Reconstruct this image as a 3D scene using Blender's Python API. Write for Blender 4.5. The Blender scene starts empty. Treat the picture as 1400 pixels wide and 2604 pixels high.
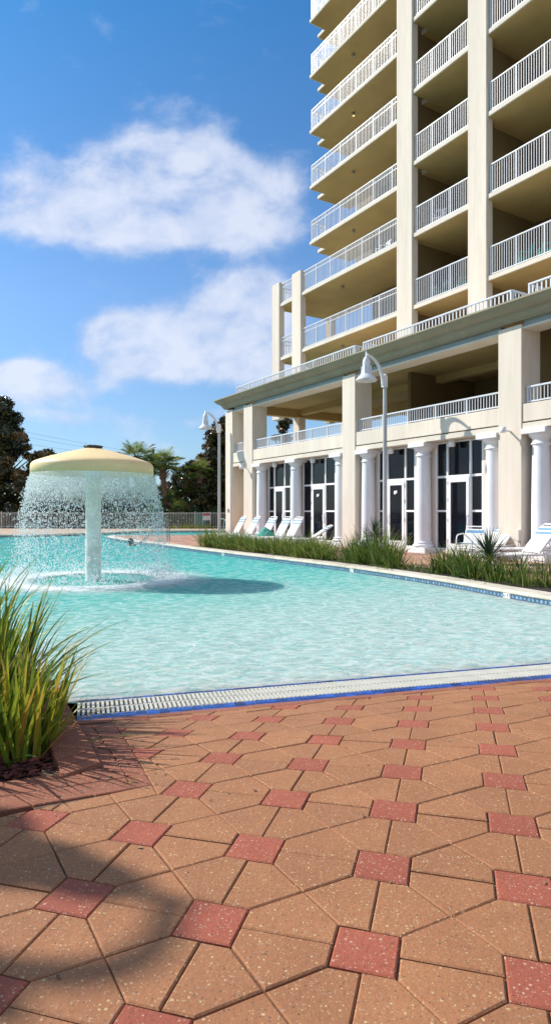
import bpy, bmesh, math, random
import numpy as np
from mathutils import Vector, Matrix
R = math.radians
rnd = random.Random(7)
C = bpy.context.scene.collection
sc = bpy.context.scene

# ---------------------------------------------------------------- camera
H = 1.35                      # eye height above the water level (z = 0)
cam = bpy.data.cameras.new("camera"); camo = bpy.data.objects.new("camera", cam); C.objects.link(camo)
camo.location = (0, 0, H); camo.rotation_euler = (R(90), 0, 0)
cam.sensor_fit = 'HORIZONTAL'; cam.sensor_width = 36; cam.lens = 41.4
cam.clip_start = 0.05; cam.clip_end = 6000
sc.camera = camo

# ---------------------------------------------------------------- light
SUN_EL = R(39); SUN_TO = Vector((-.927, .375, 0)).normalized()
sun = bpy.data.lights.new("sun", 'SUN'); suno = bpy.data.objects.new("sun", sun); C.objects.link(suno)
sun.energy = 5.0; sun.angle = R(.55); sun.color = (1, .945, .86)
dv = Vector((SUN_TO.x * math.cos(SUN_EL), SUN_TO.y * math.cos(SUN_EL), math.sin(SUN_EL)))
suno.rotation_euler = dv.to_track_quat('Z', 'Y').to_euler(); suno.location = (-20, 10, 20)
vs = sc.view_settings; vs.view_transform = 'Standard'; vs.look = 'None'; vs.exposure = 0.26; vs.gamma = 1
vs.use_curve_mapping = False

W = bpy.data.worlds.new("World"); sc.world = W; W.use_nodes = True
nt = W.node_tree; nt.nodes.clear()
def N(t, typ, **kw):
    n = t.nodes.new(typ)
    for k, v in kw.items():
        setattr(n, k, v)
    return n
def MA(t, op, a, b=None, c=None, clamp=False):
    n = t.nodes.new('ShaderNodeMath'); n.operation = op; n.use_clamp = clamp
    for i, x in enumerate((a, b, c)):
        if x is None: continue
        if isinstance(x, (int, float)): n.inputs[i].default_value = x
        else: t.links.new(x, n.inputs[i])
    return n.outputs[0]
def world():
    out = N(nt, 'ShaderNodeOutputWorld'); bg = N(nt, 'ShaderNodeBackground'); bg.inputs['Strength'].default_value = .1
    sky = N(nt, 'ShaderNodeTexSky'); sky.sky_type = 'NISHITA'; sky.sun_disc = False
    sky.sun_elevation = SUN_EL; sky.sun_rotation = math.atan2(SUN_TO.x, SUN_TO.y)
    sky.air_density = 1.0; sky.dust_density = .5; sky.ozone_density = 2.5
    tc = N(nt, 'ShaderNodeTexCoord'); L = nt.links.new
    sep = N(nt, 'ShaderNodeSeparateXYZ'); L(tc.outputs['Generated'], sep.inputs[0])
    y = MA(nt, 'MAXIMUM', sep.outputs[1], .02)
    a = MA(nt, 'DIVIDE', sep.outputs[0], y); b = MA(nt, 'DIVIDE', sep.outputs[2], y)
    def noise(scale, det, rough, vec, dist=0.0):
        n = N(nt, 'ShaderNodeTexNoise'); n.inputs['Scale'].default_value = scale; n.inputs['Detail'].default_value = det
        n.inputs['Roughness'].default_value = rough; n.inputs['Distortion'].default_value = dist
        L(vec, n.inputs['Vector']); return n.outputs['Fac']
    cmb = N(nt, 'ShaderNodeCombineXYZ'); L(a, cmb.inputs[0]); L(MA(nt, 'MULTIPLY', b, 1.35), cmb.inputs[1])
    n1 = noise(6.4, 10, .60, cmb.outputs[0], .25)
    n2 = noise(11.0, 7, .55, cmb.outputs[0], .2)
    n3 = noise(2.1, 5, .5, cmb.outputs[0])
    blobs = [  # azimuth / elevation slopes of the cloud masses seen over the pool: a, b, ra, rb, weight
        (-.245,.555,.055,.055,.7),(-.15,.565,.10,.062,.7),(-.09,.54,.085,.055,.7),(-.06,.50,.06,.05,.6),
        (-.36,.515,.09,.055,.55),(-.42,.49,.09,.06,.5),(-.30,.475,.10,.045,.42),(-.16,.49,.12,.05,.6),(-.13,.455,.14,.036,.7),
        (-.07,.445,.09,.032,.8),(-.24,.455,.10,.03,.5),(-.36,.455,.10,.028,.35),
        (.02,.50,.045,.028,.45),
        (-.03,.362,.045,.03,1.0),(-.04,.325,.06,.045,1.2),(-.075,.29,.08,.05,1.15),(-.155,.265,.075,.045,1.15),(-.26,.275,.05,.038,1.45),
        (-.225,.255,.06,.035,.9),(-.10,.235,.12,.032,.8),(-.02,.27,.05,.05,.8),(.01,.235,.06,.03,.8),
        (-.40,.232,.045,.010,.9),(-.37,.205,.10,.022,.6),(-.43,.195,.07,.03,.6),(-.30,.19,.08,.02,.35),
        (-.15,.14,.09,.016,.6),(-.30,.15,.10,.016,.4),(-.42,.15,.1,.02,.5),(-.05,.16,.05,.012,.5),(-.33,.12,.12,.012,.35),(-.12,.10,.1,.012,.4)]
    tot = None
    for (a0, b0, ra, rb, w) in blobs:
        da = MA(nt, 'MULTIPLY', MA(nt, 'SUBTRACT', a, a0), 1 / ra); db = MA(nt, 'MULTIPLY', MA(nt, 'SUBTRACT', b, b0), 1 / rb)
        q = MA(nt, 'ADD', MA(nt, 'MULTIPLY', da, da), MA(nt, 'MULTIPLY', db, db))
        g = MA(nt, 'MULTIPLY', MA(nt, 'POWER', 2.718, MA(nt, 'MULTIPLY', q, -.8)), w)
        tot = g if tot is None else MA(nt, 'ADD', tot, g)
    # soft cap so that neighbouring masses merge
    tot = MA(nt, 'MINIMUM', tot, 1.15)
    # unseen broken cloud overhead and behind, thickened to whiten the fill light
    back = MA(nt, 'MULTIPLY', MA(nt, 'LESS_THAN', sep.outputs[1], .3), .85)
    dens = MA(nt, 'ADD', tot, back)
    dens = MA(nt, 'ADD', dens, MA(nt, 'MULTIPLY', MA(nt, 'SUBTRACT', n1, .5), 2.3))
    dens = MA(nt, 'ADD', dens, MA(nt, 'MULTIPLY', MA(nt, 'SUBTRACT', n2, .5), 1.2))
    mr = N(nt, 'ShaderNodeMapRange'); mr.interpolation_type = 'SMOOTHSTEP'; L(dens, mr.inputs[0])
    mr.inputs[1].default_value = .16; mr.inputs[2].default_value = 1.2; mr.inputs[3].default_value = 0; mr.inputs[4].default_value = .80
    # a thin veil low over the horizon
    low = N(nt, 'ShaderNodeMapRange'); L(b, low.inputs[0]); low.inputs[1].default_value = .26; low.inputs[2].default_value = .0
    low.inputs[3].default_value = 0; low.inputs[4].default_value = .34
    veil = MA(nt, 'MULTIPLY', low.outputs[0], MA(nt, 'ADD', .35, n3), clamp=True)
    cov = MA(nt, 'MAXIMUM', mr.outputs[0], veil)
    # sunlit puffs are whiter, thick bases lavender grey
    shade = MA(nt, 'ADD', MA(nt, 'MULTIPLY', MA(nt, 'SUBTRACT', n2, .45), 2.2), MA(nt, 'MULTIPLY', MA(nt, 'SUBTRACT', dens, .45), .75), clamp=True)
    cc = N(nt, 'ShaderNodeMixRGB'); L(shade, cc.inputs[0]); cc.inputs[1].default_value = (4.6, 5.5, 7.5, 1); cc.inputs[2].default_value = (7.2, 7.5, 8.5, 1)
    tint = N(nt, 'ShaderNodeMixRGB'); tint.blend_type = 'MULTIPLY'; tint.inputs[0].default_value = 1
    L(sky.outputs[0], tint.inputs[1])
    tr_ = N(nt, 'ShaderNodeValToRGB'); L(MA(nt, 'MULTIPLY', b, .5, clamp=True), tr_.inputs[0]); e_ = tr_.color_ramp.elements; e_.new(.18)
    for q_, (p_, c_) in zip(e_, ((0,(.66,.88,1.05)),(.17,(.86,1.12,1.34)),(.42,(.38,1.03,1.42)))): q_.position = p_; q_.color = (*c_, 1)
    L(tr_.outputs[0], tint.inputs[2])
    mx = N(nt, 'ShaderNodeMixRGB'); L(cov, mx.inputs[0]); L(tint.outputs[0], mx.inputs[1]); L(cc.outputs[0], mx.inputs[2])
    L(mx.outputs[0], bg.inputs[0]); L(bg.outputs[0], out.inputs[0])
world()

# ---------------------------------------------------------------- helpers
class MB:
    def __init__(s): s.v = []; s.f = []; s.m = []; s.t = []; s.sm = []
    def add(s, vs, fs, m=0, tone=.5, smooth=False):
        o = len(s.v); s.v += [tuple(v) for v in vs]; s.t += [tone] * len(vs)
        for f in fs: s.f.append([i + o for i in f]); s.m.append(m); s.sm.append(smooth)
    def box(s, x0, x1, y0, y1, z0, z1, m=0, tone=.5):
        v = [(x0,y0,z0),(x1,y0,z0),(x1,y1,z0),(x0,y1,z0),(x0,y0,z1),(x1,y0,z1),(x1,y1,z1),(x0,y1,z1)]
        s.add(v, [(0,3,2,1),(4,5,6,7),(0,1,5,4),(1,2,6,5),(2,3,7,6),(3,0,4,7)], m, tone)
    def bar(s, p, q, w, h=None, m=0, up=(0,0,1), tone=.5):
        p = Vector(p); q = Vector(q); d = (q - p); h = h or w
        if d.length < 1e-6: return
        d.normalize(); u = Vector(up)
        if abs(d.dot(u)) > .98: u = Vector((1,0,0))
        a = d.cross(u).normalized() * w / 2; b = a.cross(d).normalized() * h / 2
        v = [p-a-b, p+a-b, p+a+b, p-a+b, q-a-b, q+a-b, q+a+b, q-a+b]
        s.add(v, [(0,3,2,1),(4,5,6,7),(0,1,5,4),(1,2,6,5),(2,3,7,6),(3,0,4,7)], m, tone)
    def tube(s, pts, rad, n=8, m=0, tone=.5, cap=True):
        pts = [Vector(p) for p in pts]; k = len(pts)
        rad = rad if isinstance(rad, (list, tuple)) else [rad] * k
        vs = []; fs = []; prev = None
        for i, p in enumerate(pts):
            d = (pts[min(i+1,k-1)] - pts[max(i-1,0)])
            d = d.normalized() if d.length > 1e-9 else Vector((0,0,1))
            if prev is None: a = d.orthogonal().normalized()
            else:
                a = prev - d * prev.dot(d); a = a.normalized() if a.length > 1e-6 else d.orthogonal().normalized()
            prev = a; b = d.cross(a)
            for j in range(n):
                t = 2 * math.pi * j / n; vs.append(p + (a * math.cos(t) + b * math.sin(t)) * rad[i])
        for i in range(k - 1):
            for j in range(n): fs.append((i*n+j, i*n+(j+1)%n, (i+1)*n+(j+1)%n, (i+1)*n+j))
        s.add(vs, fs, m, tone, True)
        if cap: s.add(vs[:n], [tuple(range(n))[::-1]], m, tone); s.add(vs[-n:], [tuple(range(n))], m, tone)
    def lathe(s, prof, cx=0, cy=0, n=24, m=0, tone=.5):
        vs = []; fs = []; k = len(prof)
        for (r, z) in prof:
            for j in range(n):
                t = 2 * math.pi * j / n; vs.append((cx + r * math.cos(t), cy + r * math.sin(t), z))
        for i in range(k - 1):
            for j in range(n): fs.append((i*n+j, i*n+(j+1)%n, (i+1)*n+(j+1)%n, (i+1)*n+j))
        s.add(vs, fs, m, tone, True)
    def prism(s, poly, z0, z1, m=0, tone=.5):   # poly: ccw xy list, convex or not
        n = len(poly); v = [(x,y,z0) for x,y in poly] + [(x,y,z1) for x,y in poly]
        s.add(v, [tuple(range(n))[::-1], tuple(range(n, 2*n))] + [(i,(i+1)%n,(i+1)%n+n,i+n) for i in range(n)], m, tone)
    def build(s, name, mats, parent=None, loc=None):
        me = bpy.data.meshes.new(name); me.from_pydata(s.v, [], s.f); 
        mats = mats if isinstance(mats, (list, tuple)) else [mats]
        for m in mats: me.materials.append(m)
        me.polygons.foreach_set('material_index', s.m); me.polygons.foreach_set('use_smooth', s.sm)
        at = me.attributes.new('tone', 'FLOAT', 'POINT'); at.data.foreach_set('value', s.t)
        me.update()
        o = bpy.data.objects.new(name, me); C.objects.link(o)
        if parent: o.parent = parent
        if loc: o.location = loc
        return o
def tag(o, label, cat=None, group=None, kind=None):
    o['label'] = label
    if cat: o['category'] = cat
    if group: o['group'] = group
    if kind: o['kind'] = kind
    return o
def empty(name, loc, rz=0, label=None, cat=None, group=None):
    o = bpy.data.objects.new(name, None); C.objects.link(o); o.location = loc; o.rotation_euler = (0,0,rz)
    o.empty_display_size = .2
    if label: tag(o, label, cat, group)
    return o
def copy_tree(o, parent=None):
    c = o.copy(); C.objects.link(c); c.parent = parent
    for ch in list(o.children): copy_tree(ch, c)
    return c
def bevel(o, w=.01, seg=2):
    b = o.modifiers.new('bevel', 'BEVEL'); b.width = w; b.segments = seg; b.limit_method = 'ANGLE'; b.angle_limit = R(40); return o

# ---------------------------------------------------------------- materials
def mat(name, col, rough=.6, var=.12, scale=3.0, bump=0.0, bscale=40.0, tonev=0.0, spec=.5, metal=0, col2=None, dirt=0.0, trans=None, detail=5, streak=False):
    m = bpy.data.materials.new(name); m.use_nodes = True; t = m.node_tree; L = t.links.new
    p = t.nodes['Principled BSDF']; p.inputs['Roughness'].default_value = rough; p.inputs['Metallic'].default_value = metal
    p.inputs['Specular IOR Level'].default_value = spec
    tc = N(t, 'ShaderNodeTexCoord'); mp = N(t, 'ShaderNodeMapping'); L(tc.outputs['Object'], mp.inputs[0])
    if streak: mp.inputs['Scale'].default_value = (1, 1, .12)
    n = N(t, 'ShaderNodeTexNoise'); n.inputs['Scale'].default_value = scale; n.inputs['Detail'].default_value = detail; L(mp.outputs[0], n.inputs['Vector'])
    c2 = col2 or tuple(x * (1 - 2 * var) for x in col)
    r = N(t, 'ShaderNodeValToRGB'); r.color_ramp.elements[0].position = .3; r.color_ramp.elements[1].position = .7
    c1 = col if col2 else tuple(min(1, x * (1 + var * .6)) for x in col)
    r.color_ramp.elements[0].color = (*c2, 1); r.color_ramp.elements[1].color = (*c1, 1); L(n.outputs['Fac'], r.inputs[0])
    c = r.outputs[0]
    if tonev:
        at = N(t, 'ShaderNodeAttribute'); at.attribute_name = 'tone'
        f = MA(t, 'ADD', MA(t, 'MULTIPLY', at.outputs['Fac'], 2 * tonev), 1 - tonev)
        mx = N(t, 'ShaderNodeMixRGB'); mx.blend_type = 'MULTIPLY'; mx.inputs[0].default_value = 1; L(c, mx.inputs[1])
        cb = N(t, 'ShaderNodeCombineXYZ'); [L(f, cb.inputs[i]) for i in range(3)]; L(cb.outputs[0], mx.inputs[2]); c = mx.outputs[0]
    if dirt:
        n2 = N(t, 'ShaderNodeTexNoise'); n2.inputs['Scale'].default_value = scale * 9; n2.inputs['Detail'].default_value = 6; L(mp.outputs[0], n2.inputs['Vector'])
        k = N(t, 'ShaderNodeMapRange'); L(n2.outputs['Fac'], k.inputs[0]); k.inputs[1].default_value = .45; k.inputs[2].default_value = .75; k.inputs[3].default_value = 0; k.inputs[4].default_value = dirt
        mx = N(t, 'ShaderNodeMixRGB'); L(k.outputs[0], mx.inputs[0]); L(c, mx.inputs[1]); mx.inputs[2].default_value = (*[x * .45 for x in col], 1); c = mx.outputs[0]
    L(c, p.inputs['Base Color'])
    if bump:
        nb = N(t, 'ShaderNodeTexNoise'); nb.inputs['Scale'].default_value = bscale; nb.inputs['Detail'].default_value = 4; L(tc.outputs['Object'], nb.inputs['Vector'])
        bp = N(t, 'ShaderNodeBump'); bp.inputs['Strength'].default_value = bump; bp.inputs['Distance'].default_value = .02; L(nb.outputs['Fac'], bp.inputs['Height']); L(bp.outputs[0], p.inputs['Normal'])
    if trans:
        tr = N(t, 'ShaderNodeBsdfTranslucent'); L(c, tr.inputs[0]); ms = N(t, 'ShaderNodeMixShader'); ms.inputs[0].default_value = trans
        L(p.outputs[0], ms.inputs[1]); L(tr.outputs[0], ms.inputs[2]); L(ms.outputs[0], t.nodes['Material Output'].inputs[0])
    return m
def ramp_mat(name, stops, rough=.5, trans=.25, spec=.4, nscale=8.0):
    """leaf materials: colour by the per-leaf tone attribute plus a little noise"""
    m = bpy.data.materials.new(name); m.use_nodes = True; t = m.node_tree; L = t.links.new
    p = t.nodes['Principled BSDF']; p.inputs['Roughness'].default_value = rough; p.inputs['Specular IOR Level'].default_value = spec
    at = N(t, 'ShaderNodeAttribute'); at.attribute_name = 'tone'
    tc = N(t, 'ShaderNodeTexCoord'); n = N(t, 'ShaderNodeTexNoise'); n.inputs['Scale'].default_value = nscale; L(tc.outputs['Object'], n.inputs[0])
    f = MA(t, 'ADD', at.outputs['Fac'], MA(t, 'MULTIPLY', MA(t, 'SUBTRACT', n.outputs['Fac'], .5), .35))
    r = N(t, 'ShaderNodeValToRGB'); L(f, r.inputs[0]); el = r.color_ramp.elements
    while len(el) < len(stops): el.new(.5)
    for e, (pos, c) in zip(el, stops): e.position = pos; e.color = (*c, 1)
    L(r.outputs[0], p.inputs['Base Color'])
    tr = N(t, 'ShaderNodeBsdfTranslucent'); L(r.outputs[0], tr.inputs[0]); ms = N(t, 'ShaderNodeMixShader'); ms.inputs[0].default_value = trans
    L(p.outputs[0], ms.inputs[1]); L(tr.outputs[0], ms.inputs[2]); L(ms.outputs[0], t.nodes['Material Output'].inputs[0])
    return m
STUCCO = mat('stucco', (.77, .675, .56), .85, .08, .9, .35, 60, dirt=.17, streak=True)
STUCCO2 = mat('stucco_band', (.72, .645, .54), .85, .05, 1.2, .3, 60, dirt=.08)
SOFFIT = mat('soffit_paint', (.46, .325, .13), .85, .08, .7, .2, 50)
OCHRE = mat('ochre_paint', (.50, .36, .15), .85, .08, .7, .2, 50)
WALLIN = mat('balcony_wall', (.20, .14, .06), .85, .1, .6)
CORN = mat('cornice_shade_paint', (.33, .295, .20), .8, .1, .8, .2, 40, dirt=.12)  # darkened tone: shade on the down-tilted mouldings is put into the colour
FRIEZE_SHADE = mat('frieze_shade', (.40, .41, .40), .8, .06, 1)  # grey, not stucco: the shadow under the cornice is put into this colour
WHITE = mat('white_paint', (.84, .84, .83), .45, .03, 2, .05, 50)
WHITEC = mat('white_column_paint', (.80, .80, .815), .5, .04, 1.5, .08, 30, dirt=.05)
RAILW = mat('white_railing', (.64, .66, .70), .4, .03, 2)
GROOVE = mat('groove_dark', (.10, .09, .07), .9, .1, 3)
GLASS = mat('dark_glass', (.004, .005, .012), .04, .3, .6, spec=.3)
GLASSB = mat('balcony_glass', (.03, .045, .05), .06, .3, .6)
METAL = mat('steel', (.55, .56, .56), .3, .1, 5, metal=.9)
GREYM = mat('grey_pole_paint', (.50, .50, .50), .45, .12, 4, dirt=.15, streak=True)
LAMPW = mat('lamp_head_enamel', (.74, .75, .76), .35, .06, 4)
DARKM = mat('dark_metal', (.05, .05, .05), .5, .2, 8)
CREAM = mat('cream_fibreglass', (.95, .70, .34), .5, .06, 1.2, .08, 25, dirt=.08)
STEM = mat('stem_fibreglass', (.92, .90, .80), .45, .12, 2.5, .1, 30, dirt=.28)
STRAP = mat('white_vinyl_strap', (.72, .71, .67), .45, .04, 6)
STRAPB = mat('blue_vinyl_strap', (.13, .30, .47), .5, .08, 6)
TEAL = mat('teal_towel', (.06, .36, .28), .9, .25, 9, .4, 60)
COPE = mat('coping_stone', (.64, .58, .47), .75, .12, 4, .35, 30, dirt=.2, tonev=.07)
BRICK = mat('red_brick_paver', (.40, .145, .085), .85, .2, 14, .6, 90, tonev=.22, dirt=.25)
MULCH = mat('mulch', (.085, .028, .018), .95, .4, 20, .8, 60, tonev=.6)
SOIL = mat('soil', (.035, .024, .016), .95, .4, 12, .8, 40)
DECKF = None

def px(x, D): return (x - 700) / 1610. * D

# ---------------------------------------------------------------- ground functions
G0 = Vector((0, 4.55)); GD = Vector((3.85, 1.15)).normalized(); GN = Vector((GD.y, -GD.x))   # gutter line and its normal towards the camera
def dg(x, y): return (Vector((x, y)) - G0).dot(GN)
def zg(x, y):
    d = dg(x, y)
    if d <= 0: return 0.0
    return .1674 * d - .0326 * d * d if d < 2.56 else .2142
def gxy(s, d): q = G0 + GD * s + GN * d; return q.x, q.y     # along / across the gutter

# ---------------------------------------------------------------- big ground, water
def ground_mat():
    return mat('lawn', (.07, .10, .035), .95, .3, .15, .5, 3, col2=(.10, .095, .05))
g = MB(); g.add([(-3000,-3000,-.35),(3000,-3000,-.35),(3000,3000,-.35),(-3000,3000,-.35)], [(0,1,2,3)])
tag(g.build('ground', ground_mat()), 'flat ground reaching the horizon', kind='structure')
g = MB(); g.add([(-400,47.6,.10),(400,47.6,.10),(400,900,.10),(-400,900,.10)], [(0,1,2,3)])
tag(g.build('lawn', ground_mat()), 'grass beyond the pool fence', kind='structure')

def water_mat():
    m = bpy.data.materials.new('pool_water'); m.use_nodes = True; t = m.node_tree; L = t.links.new
    p = t.nodes['Principled BSDF']; p.inputs['Roughness'].default_value = .07; p.inputs['IOR'].default_value = 1.33
    p.inputs['Specular IOR Level'].default_value = .42
    ge = N(t, 'ShaderNodeNewGeometry'); sp = N(t, 'ShaderNodeSeparateXYZ'); L(ge.outputs['Position'], sp.inputs[0])
    # depth of the pool floor: shelves away from the grate (a beach entry)
    dd = MA(t, 'MULTIPLY', MA(t, 'ADD', MA(t, 'MULTIPLY', sp.outputs[0], -GN.x), MA(t, 'MULTIPLY', MA(t, 'SUBTRACT', sp.outputs[1], G0.y), -GN.y)), 1.0)
    nz = N(t, 'ShaderNodeTexNoise'); nz.inputs['Scale'].default_value = .5; nz.inputs['Detail'].default_value = 3; L(ge.outputs['Position'], nz.inputs['Vector'])
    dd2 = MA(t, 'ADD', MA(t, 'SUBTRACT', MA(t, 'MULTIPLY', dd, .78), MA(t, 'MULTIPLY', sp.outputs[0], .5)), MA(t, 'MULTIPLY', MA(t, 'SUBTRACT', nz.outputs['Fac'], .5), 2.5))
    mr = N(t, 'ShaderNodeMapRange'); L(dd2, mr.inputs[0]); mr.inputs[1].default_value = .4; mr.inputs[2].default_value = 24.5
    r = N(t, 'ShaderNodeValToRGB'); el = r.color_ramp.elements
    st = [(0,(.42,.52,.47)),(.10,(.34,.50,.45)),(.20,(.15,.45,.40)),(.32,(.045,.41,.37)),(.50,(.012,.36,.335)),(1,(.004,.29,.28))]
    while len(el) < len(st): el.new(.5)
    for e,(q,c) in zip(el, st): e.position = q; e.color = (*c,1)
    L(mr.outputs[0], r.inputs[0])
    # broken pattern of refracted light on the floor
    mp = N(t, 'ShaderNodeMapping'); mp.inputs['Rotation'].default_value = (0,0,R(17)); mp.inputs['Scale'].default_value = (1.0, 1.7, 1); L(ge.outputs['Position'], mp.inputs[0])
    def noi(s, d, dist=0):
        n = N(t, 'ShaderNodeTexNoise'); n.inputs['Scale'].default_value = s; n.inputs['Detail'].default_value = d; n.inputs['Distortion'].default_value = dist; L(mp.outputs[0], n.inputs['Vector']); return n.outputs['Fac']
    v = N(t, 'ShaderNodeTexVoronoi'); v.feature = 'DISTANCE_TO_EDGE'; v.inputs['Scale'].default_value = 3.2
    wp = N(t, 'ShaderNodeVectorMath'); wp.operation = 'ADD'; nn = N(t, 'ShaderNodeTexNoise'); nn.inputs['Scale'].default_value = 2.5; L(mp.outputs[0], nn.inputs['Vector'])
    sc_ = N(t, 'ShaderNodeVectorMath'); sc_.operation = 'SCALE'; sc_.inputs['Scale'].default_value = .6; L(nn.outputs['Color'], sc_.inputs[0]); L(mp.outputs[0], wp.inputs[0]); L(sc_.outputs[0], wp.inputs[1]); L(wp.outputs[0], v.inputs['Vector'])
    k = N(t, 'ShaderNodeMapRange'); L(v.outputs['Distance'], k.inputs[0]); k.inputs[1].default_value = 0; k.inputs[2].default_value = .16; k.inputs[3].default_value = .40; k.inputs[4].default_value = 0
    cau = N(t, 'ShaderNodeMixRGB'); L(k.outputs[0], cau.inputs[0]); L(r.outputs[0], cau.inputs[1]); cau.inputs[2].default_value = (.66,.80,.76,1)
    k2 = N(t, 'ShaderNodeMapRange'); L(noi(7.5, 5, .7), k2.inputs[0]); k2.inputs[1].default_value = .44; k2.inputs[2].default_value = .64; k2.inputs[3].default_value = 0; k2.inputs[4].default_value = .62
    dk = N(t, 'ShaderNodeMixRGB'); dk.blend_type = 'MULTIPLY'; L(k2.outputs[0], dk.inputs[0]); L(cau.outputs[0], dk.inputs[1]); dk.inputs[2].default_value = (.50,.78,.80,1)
    L(dk.outputs[0], p.inputs['Base Color'])
    h = MA(t, 'ADD', MA(t, 'MULTIPLY', noi(2.8, 3, .8), .9), MA(t, 'MULTIPLY', noi(9.5, 3, .6), .48))
    h = MA(t, 'ADD', h, MA(t, 'MULTIPLY', noi(34, 3, .5), .22))
    bp = N(t, 'ShaderNodeBump'); bp.inputs['Strength'].default_value = 1.0; bp.inputs['Distance'].default_value = .11; L(h, bp.inputs['Height'])
    p.inputs['Specular IOR Level'].default_value = 0; p.inputs['Roughness'].default_value = .6; p.subsurface_method = 'BURLEY'; p.inputs['Subsurface Weight'].default_value = .7; p.inputs['Subsurface Radius'].default_value = (.10, .75, .70); p.inputs['Subsurface Scale'].default_value = 1.0
    bp2 = N(t, 'ShaderNodeBump'); bp2.inputs['Strength'].default_value = .9; bp2.inputs['Distance'].default_value = .085; L(h, bp2.inputs['Height']); L(bp2.outputs[0], p.inputs['Normal'])
    gl = N(t, 'ShaderNodeBsdfGlossy'); gl.inputs['Roughness'].default_value = .06; L(bp.outputs[0], gl.inputs['Normal'])
    fr = N(t, 'ShaderNodeFresnel'); fr.inputs['IOR'].default_value = 1.33; L(bp.outputs[0], fr.inputs['Normal'])
    fa = MA(t, 'MINIMUM', MA(t, 'MULTIPLY', fr.outputs[0], .42), .12)
    ms = N(t, 'ShaderNodeMixShader'); L(fa, ms.inputs[0]); L(p.outputs[0], ms.inputs[1]); L(gl.outputs[0], ms.inputs[2]); L(ms.outputs[0], t.nodes['Material Output'].inputs[0])
    return m
WATER = water_mat()
def halfclip(poly, p, n):      # keep side where (x-p).n >= 0
    out = []; k = len(poly)
    for i in range(k):
        a = Vector(poly[i]); b = Vector(poly[(i+1)%k]); da = (a-p).dot(n); db = (b-p).dot(n)
        if da >= 0: out.append((a.x,a.y))
        if (da >= 0) != (db >= 0):
            q = a + (b-a) * (da/(da-db)); out.append((q.x,q.y))
    return out
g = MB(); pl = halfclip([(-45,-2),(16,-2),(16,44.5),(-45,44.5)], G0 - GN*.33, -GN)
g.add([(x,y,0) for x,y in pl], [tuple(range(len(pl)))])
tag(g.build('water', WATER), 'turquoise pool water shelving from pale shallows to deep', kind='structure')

# ---------------------------------------------------------------- pool gutter: blue strip, white grate, blue tile, red brick border
SM0, SM1 = -1.36, 6.0
BLUE = mat('blue_tile', (.012, .07, .30), .35, .25, 9, .1, 30, tonev=.5, spec=.25)
GROUT = mat('grout', (.42, .45, .45), .8, .1, 10)
CHAN = mat('channel_dark', (.03, .035, .035), .7, .2, 4)
GRW = mat('grate_plastic', (.56, .55, .48), .5, .06, 6, dirt=.1)
def gbox(mb, s0, s1, d0, d1, z0, z1, m=0, tone=.5):
    q = [gxy(s0,d1), gxy(s1,d1), gxy(s1,d0), gxy(s0,d0)]; mb.prism(q, z0, z1, m, tone)
def strip_tiles(name, d0, d1, zf, tile, mats, label, rows):
    mb = MB(); gbox(mb, SM0, SM1, d0, d1, -.2, zf - .004 - .002, 1)
    ns = int((SM1-SM0)/tile)
    for i in range(ns):
        for r_ in range(rows):
            a = SM0 + i*tile + .003; w = (d1-d0)/rows; gbox(mb, a, a+tile-.006, d0 + r_*w + .003, d0+(r_+1)*w - .003, zf-.01, zf + rnd.uniform(-.0008,.0008), 0, rnd.random())
    return tag(mb.build(name, mats), label, kind='structure')
strip_tiles('tile_strip', -.352, -.315, .006, .075, [BLUE, GROUT], 'thin blue tile line between the water and the white grate', 1)
strip_tiles('tile_border', 0.0, .15, .008, .075, [BLUE, GROUT], 'blue tile border on the near side of the white grate', 2)
gr = MB(); gbox(gr, SM0, SM1, -.315, 0, -.22, -.05, 1)
for d0, d1 in ((-.313,-.300),(-.165,-.150),(-.015,-.002)): gbox(gr, SM0, SM1, d0, d1, -.03, .004, 0)
s_ = SM0
while s_ < SM1:
    for d0, d1 in ((-.300,-.165),(-.150,-.015)):
        gbox(gr, s_, s_+.017, d0, d1, -.028, .008 + rnd.uniform(-.001,.001), 0)
    s_ += .032
tag(gr.build('gutter_grate', [GRW, CHAN]), 'long white slotted overflow grate along the beach entry of the pool', 'gutter grate')
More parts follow.
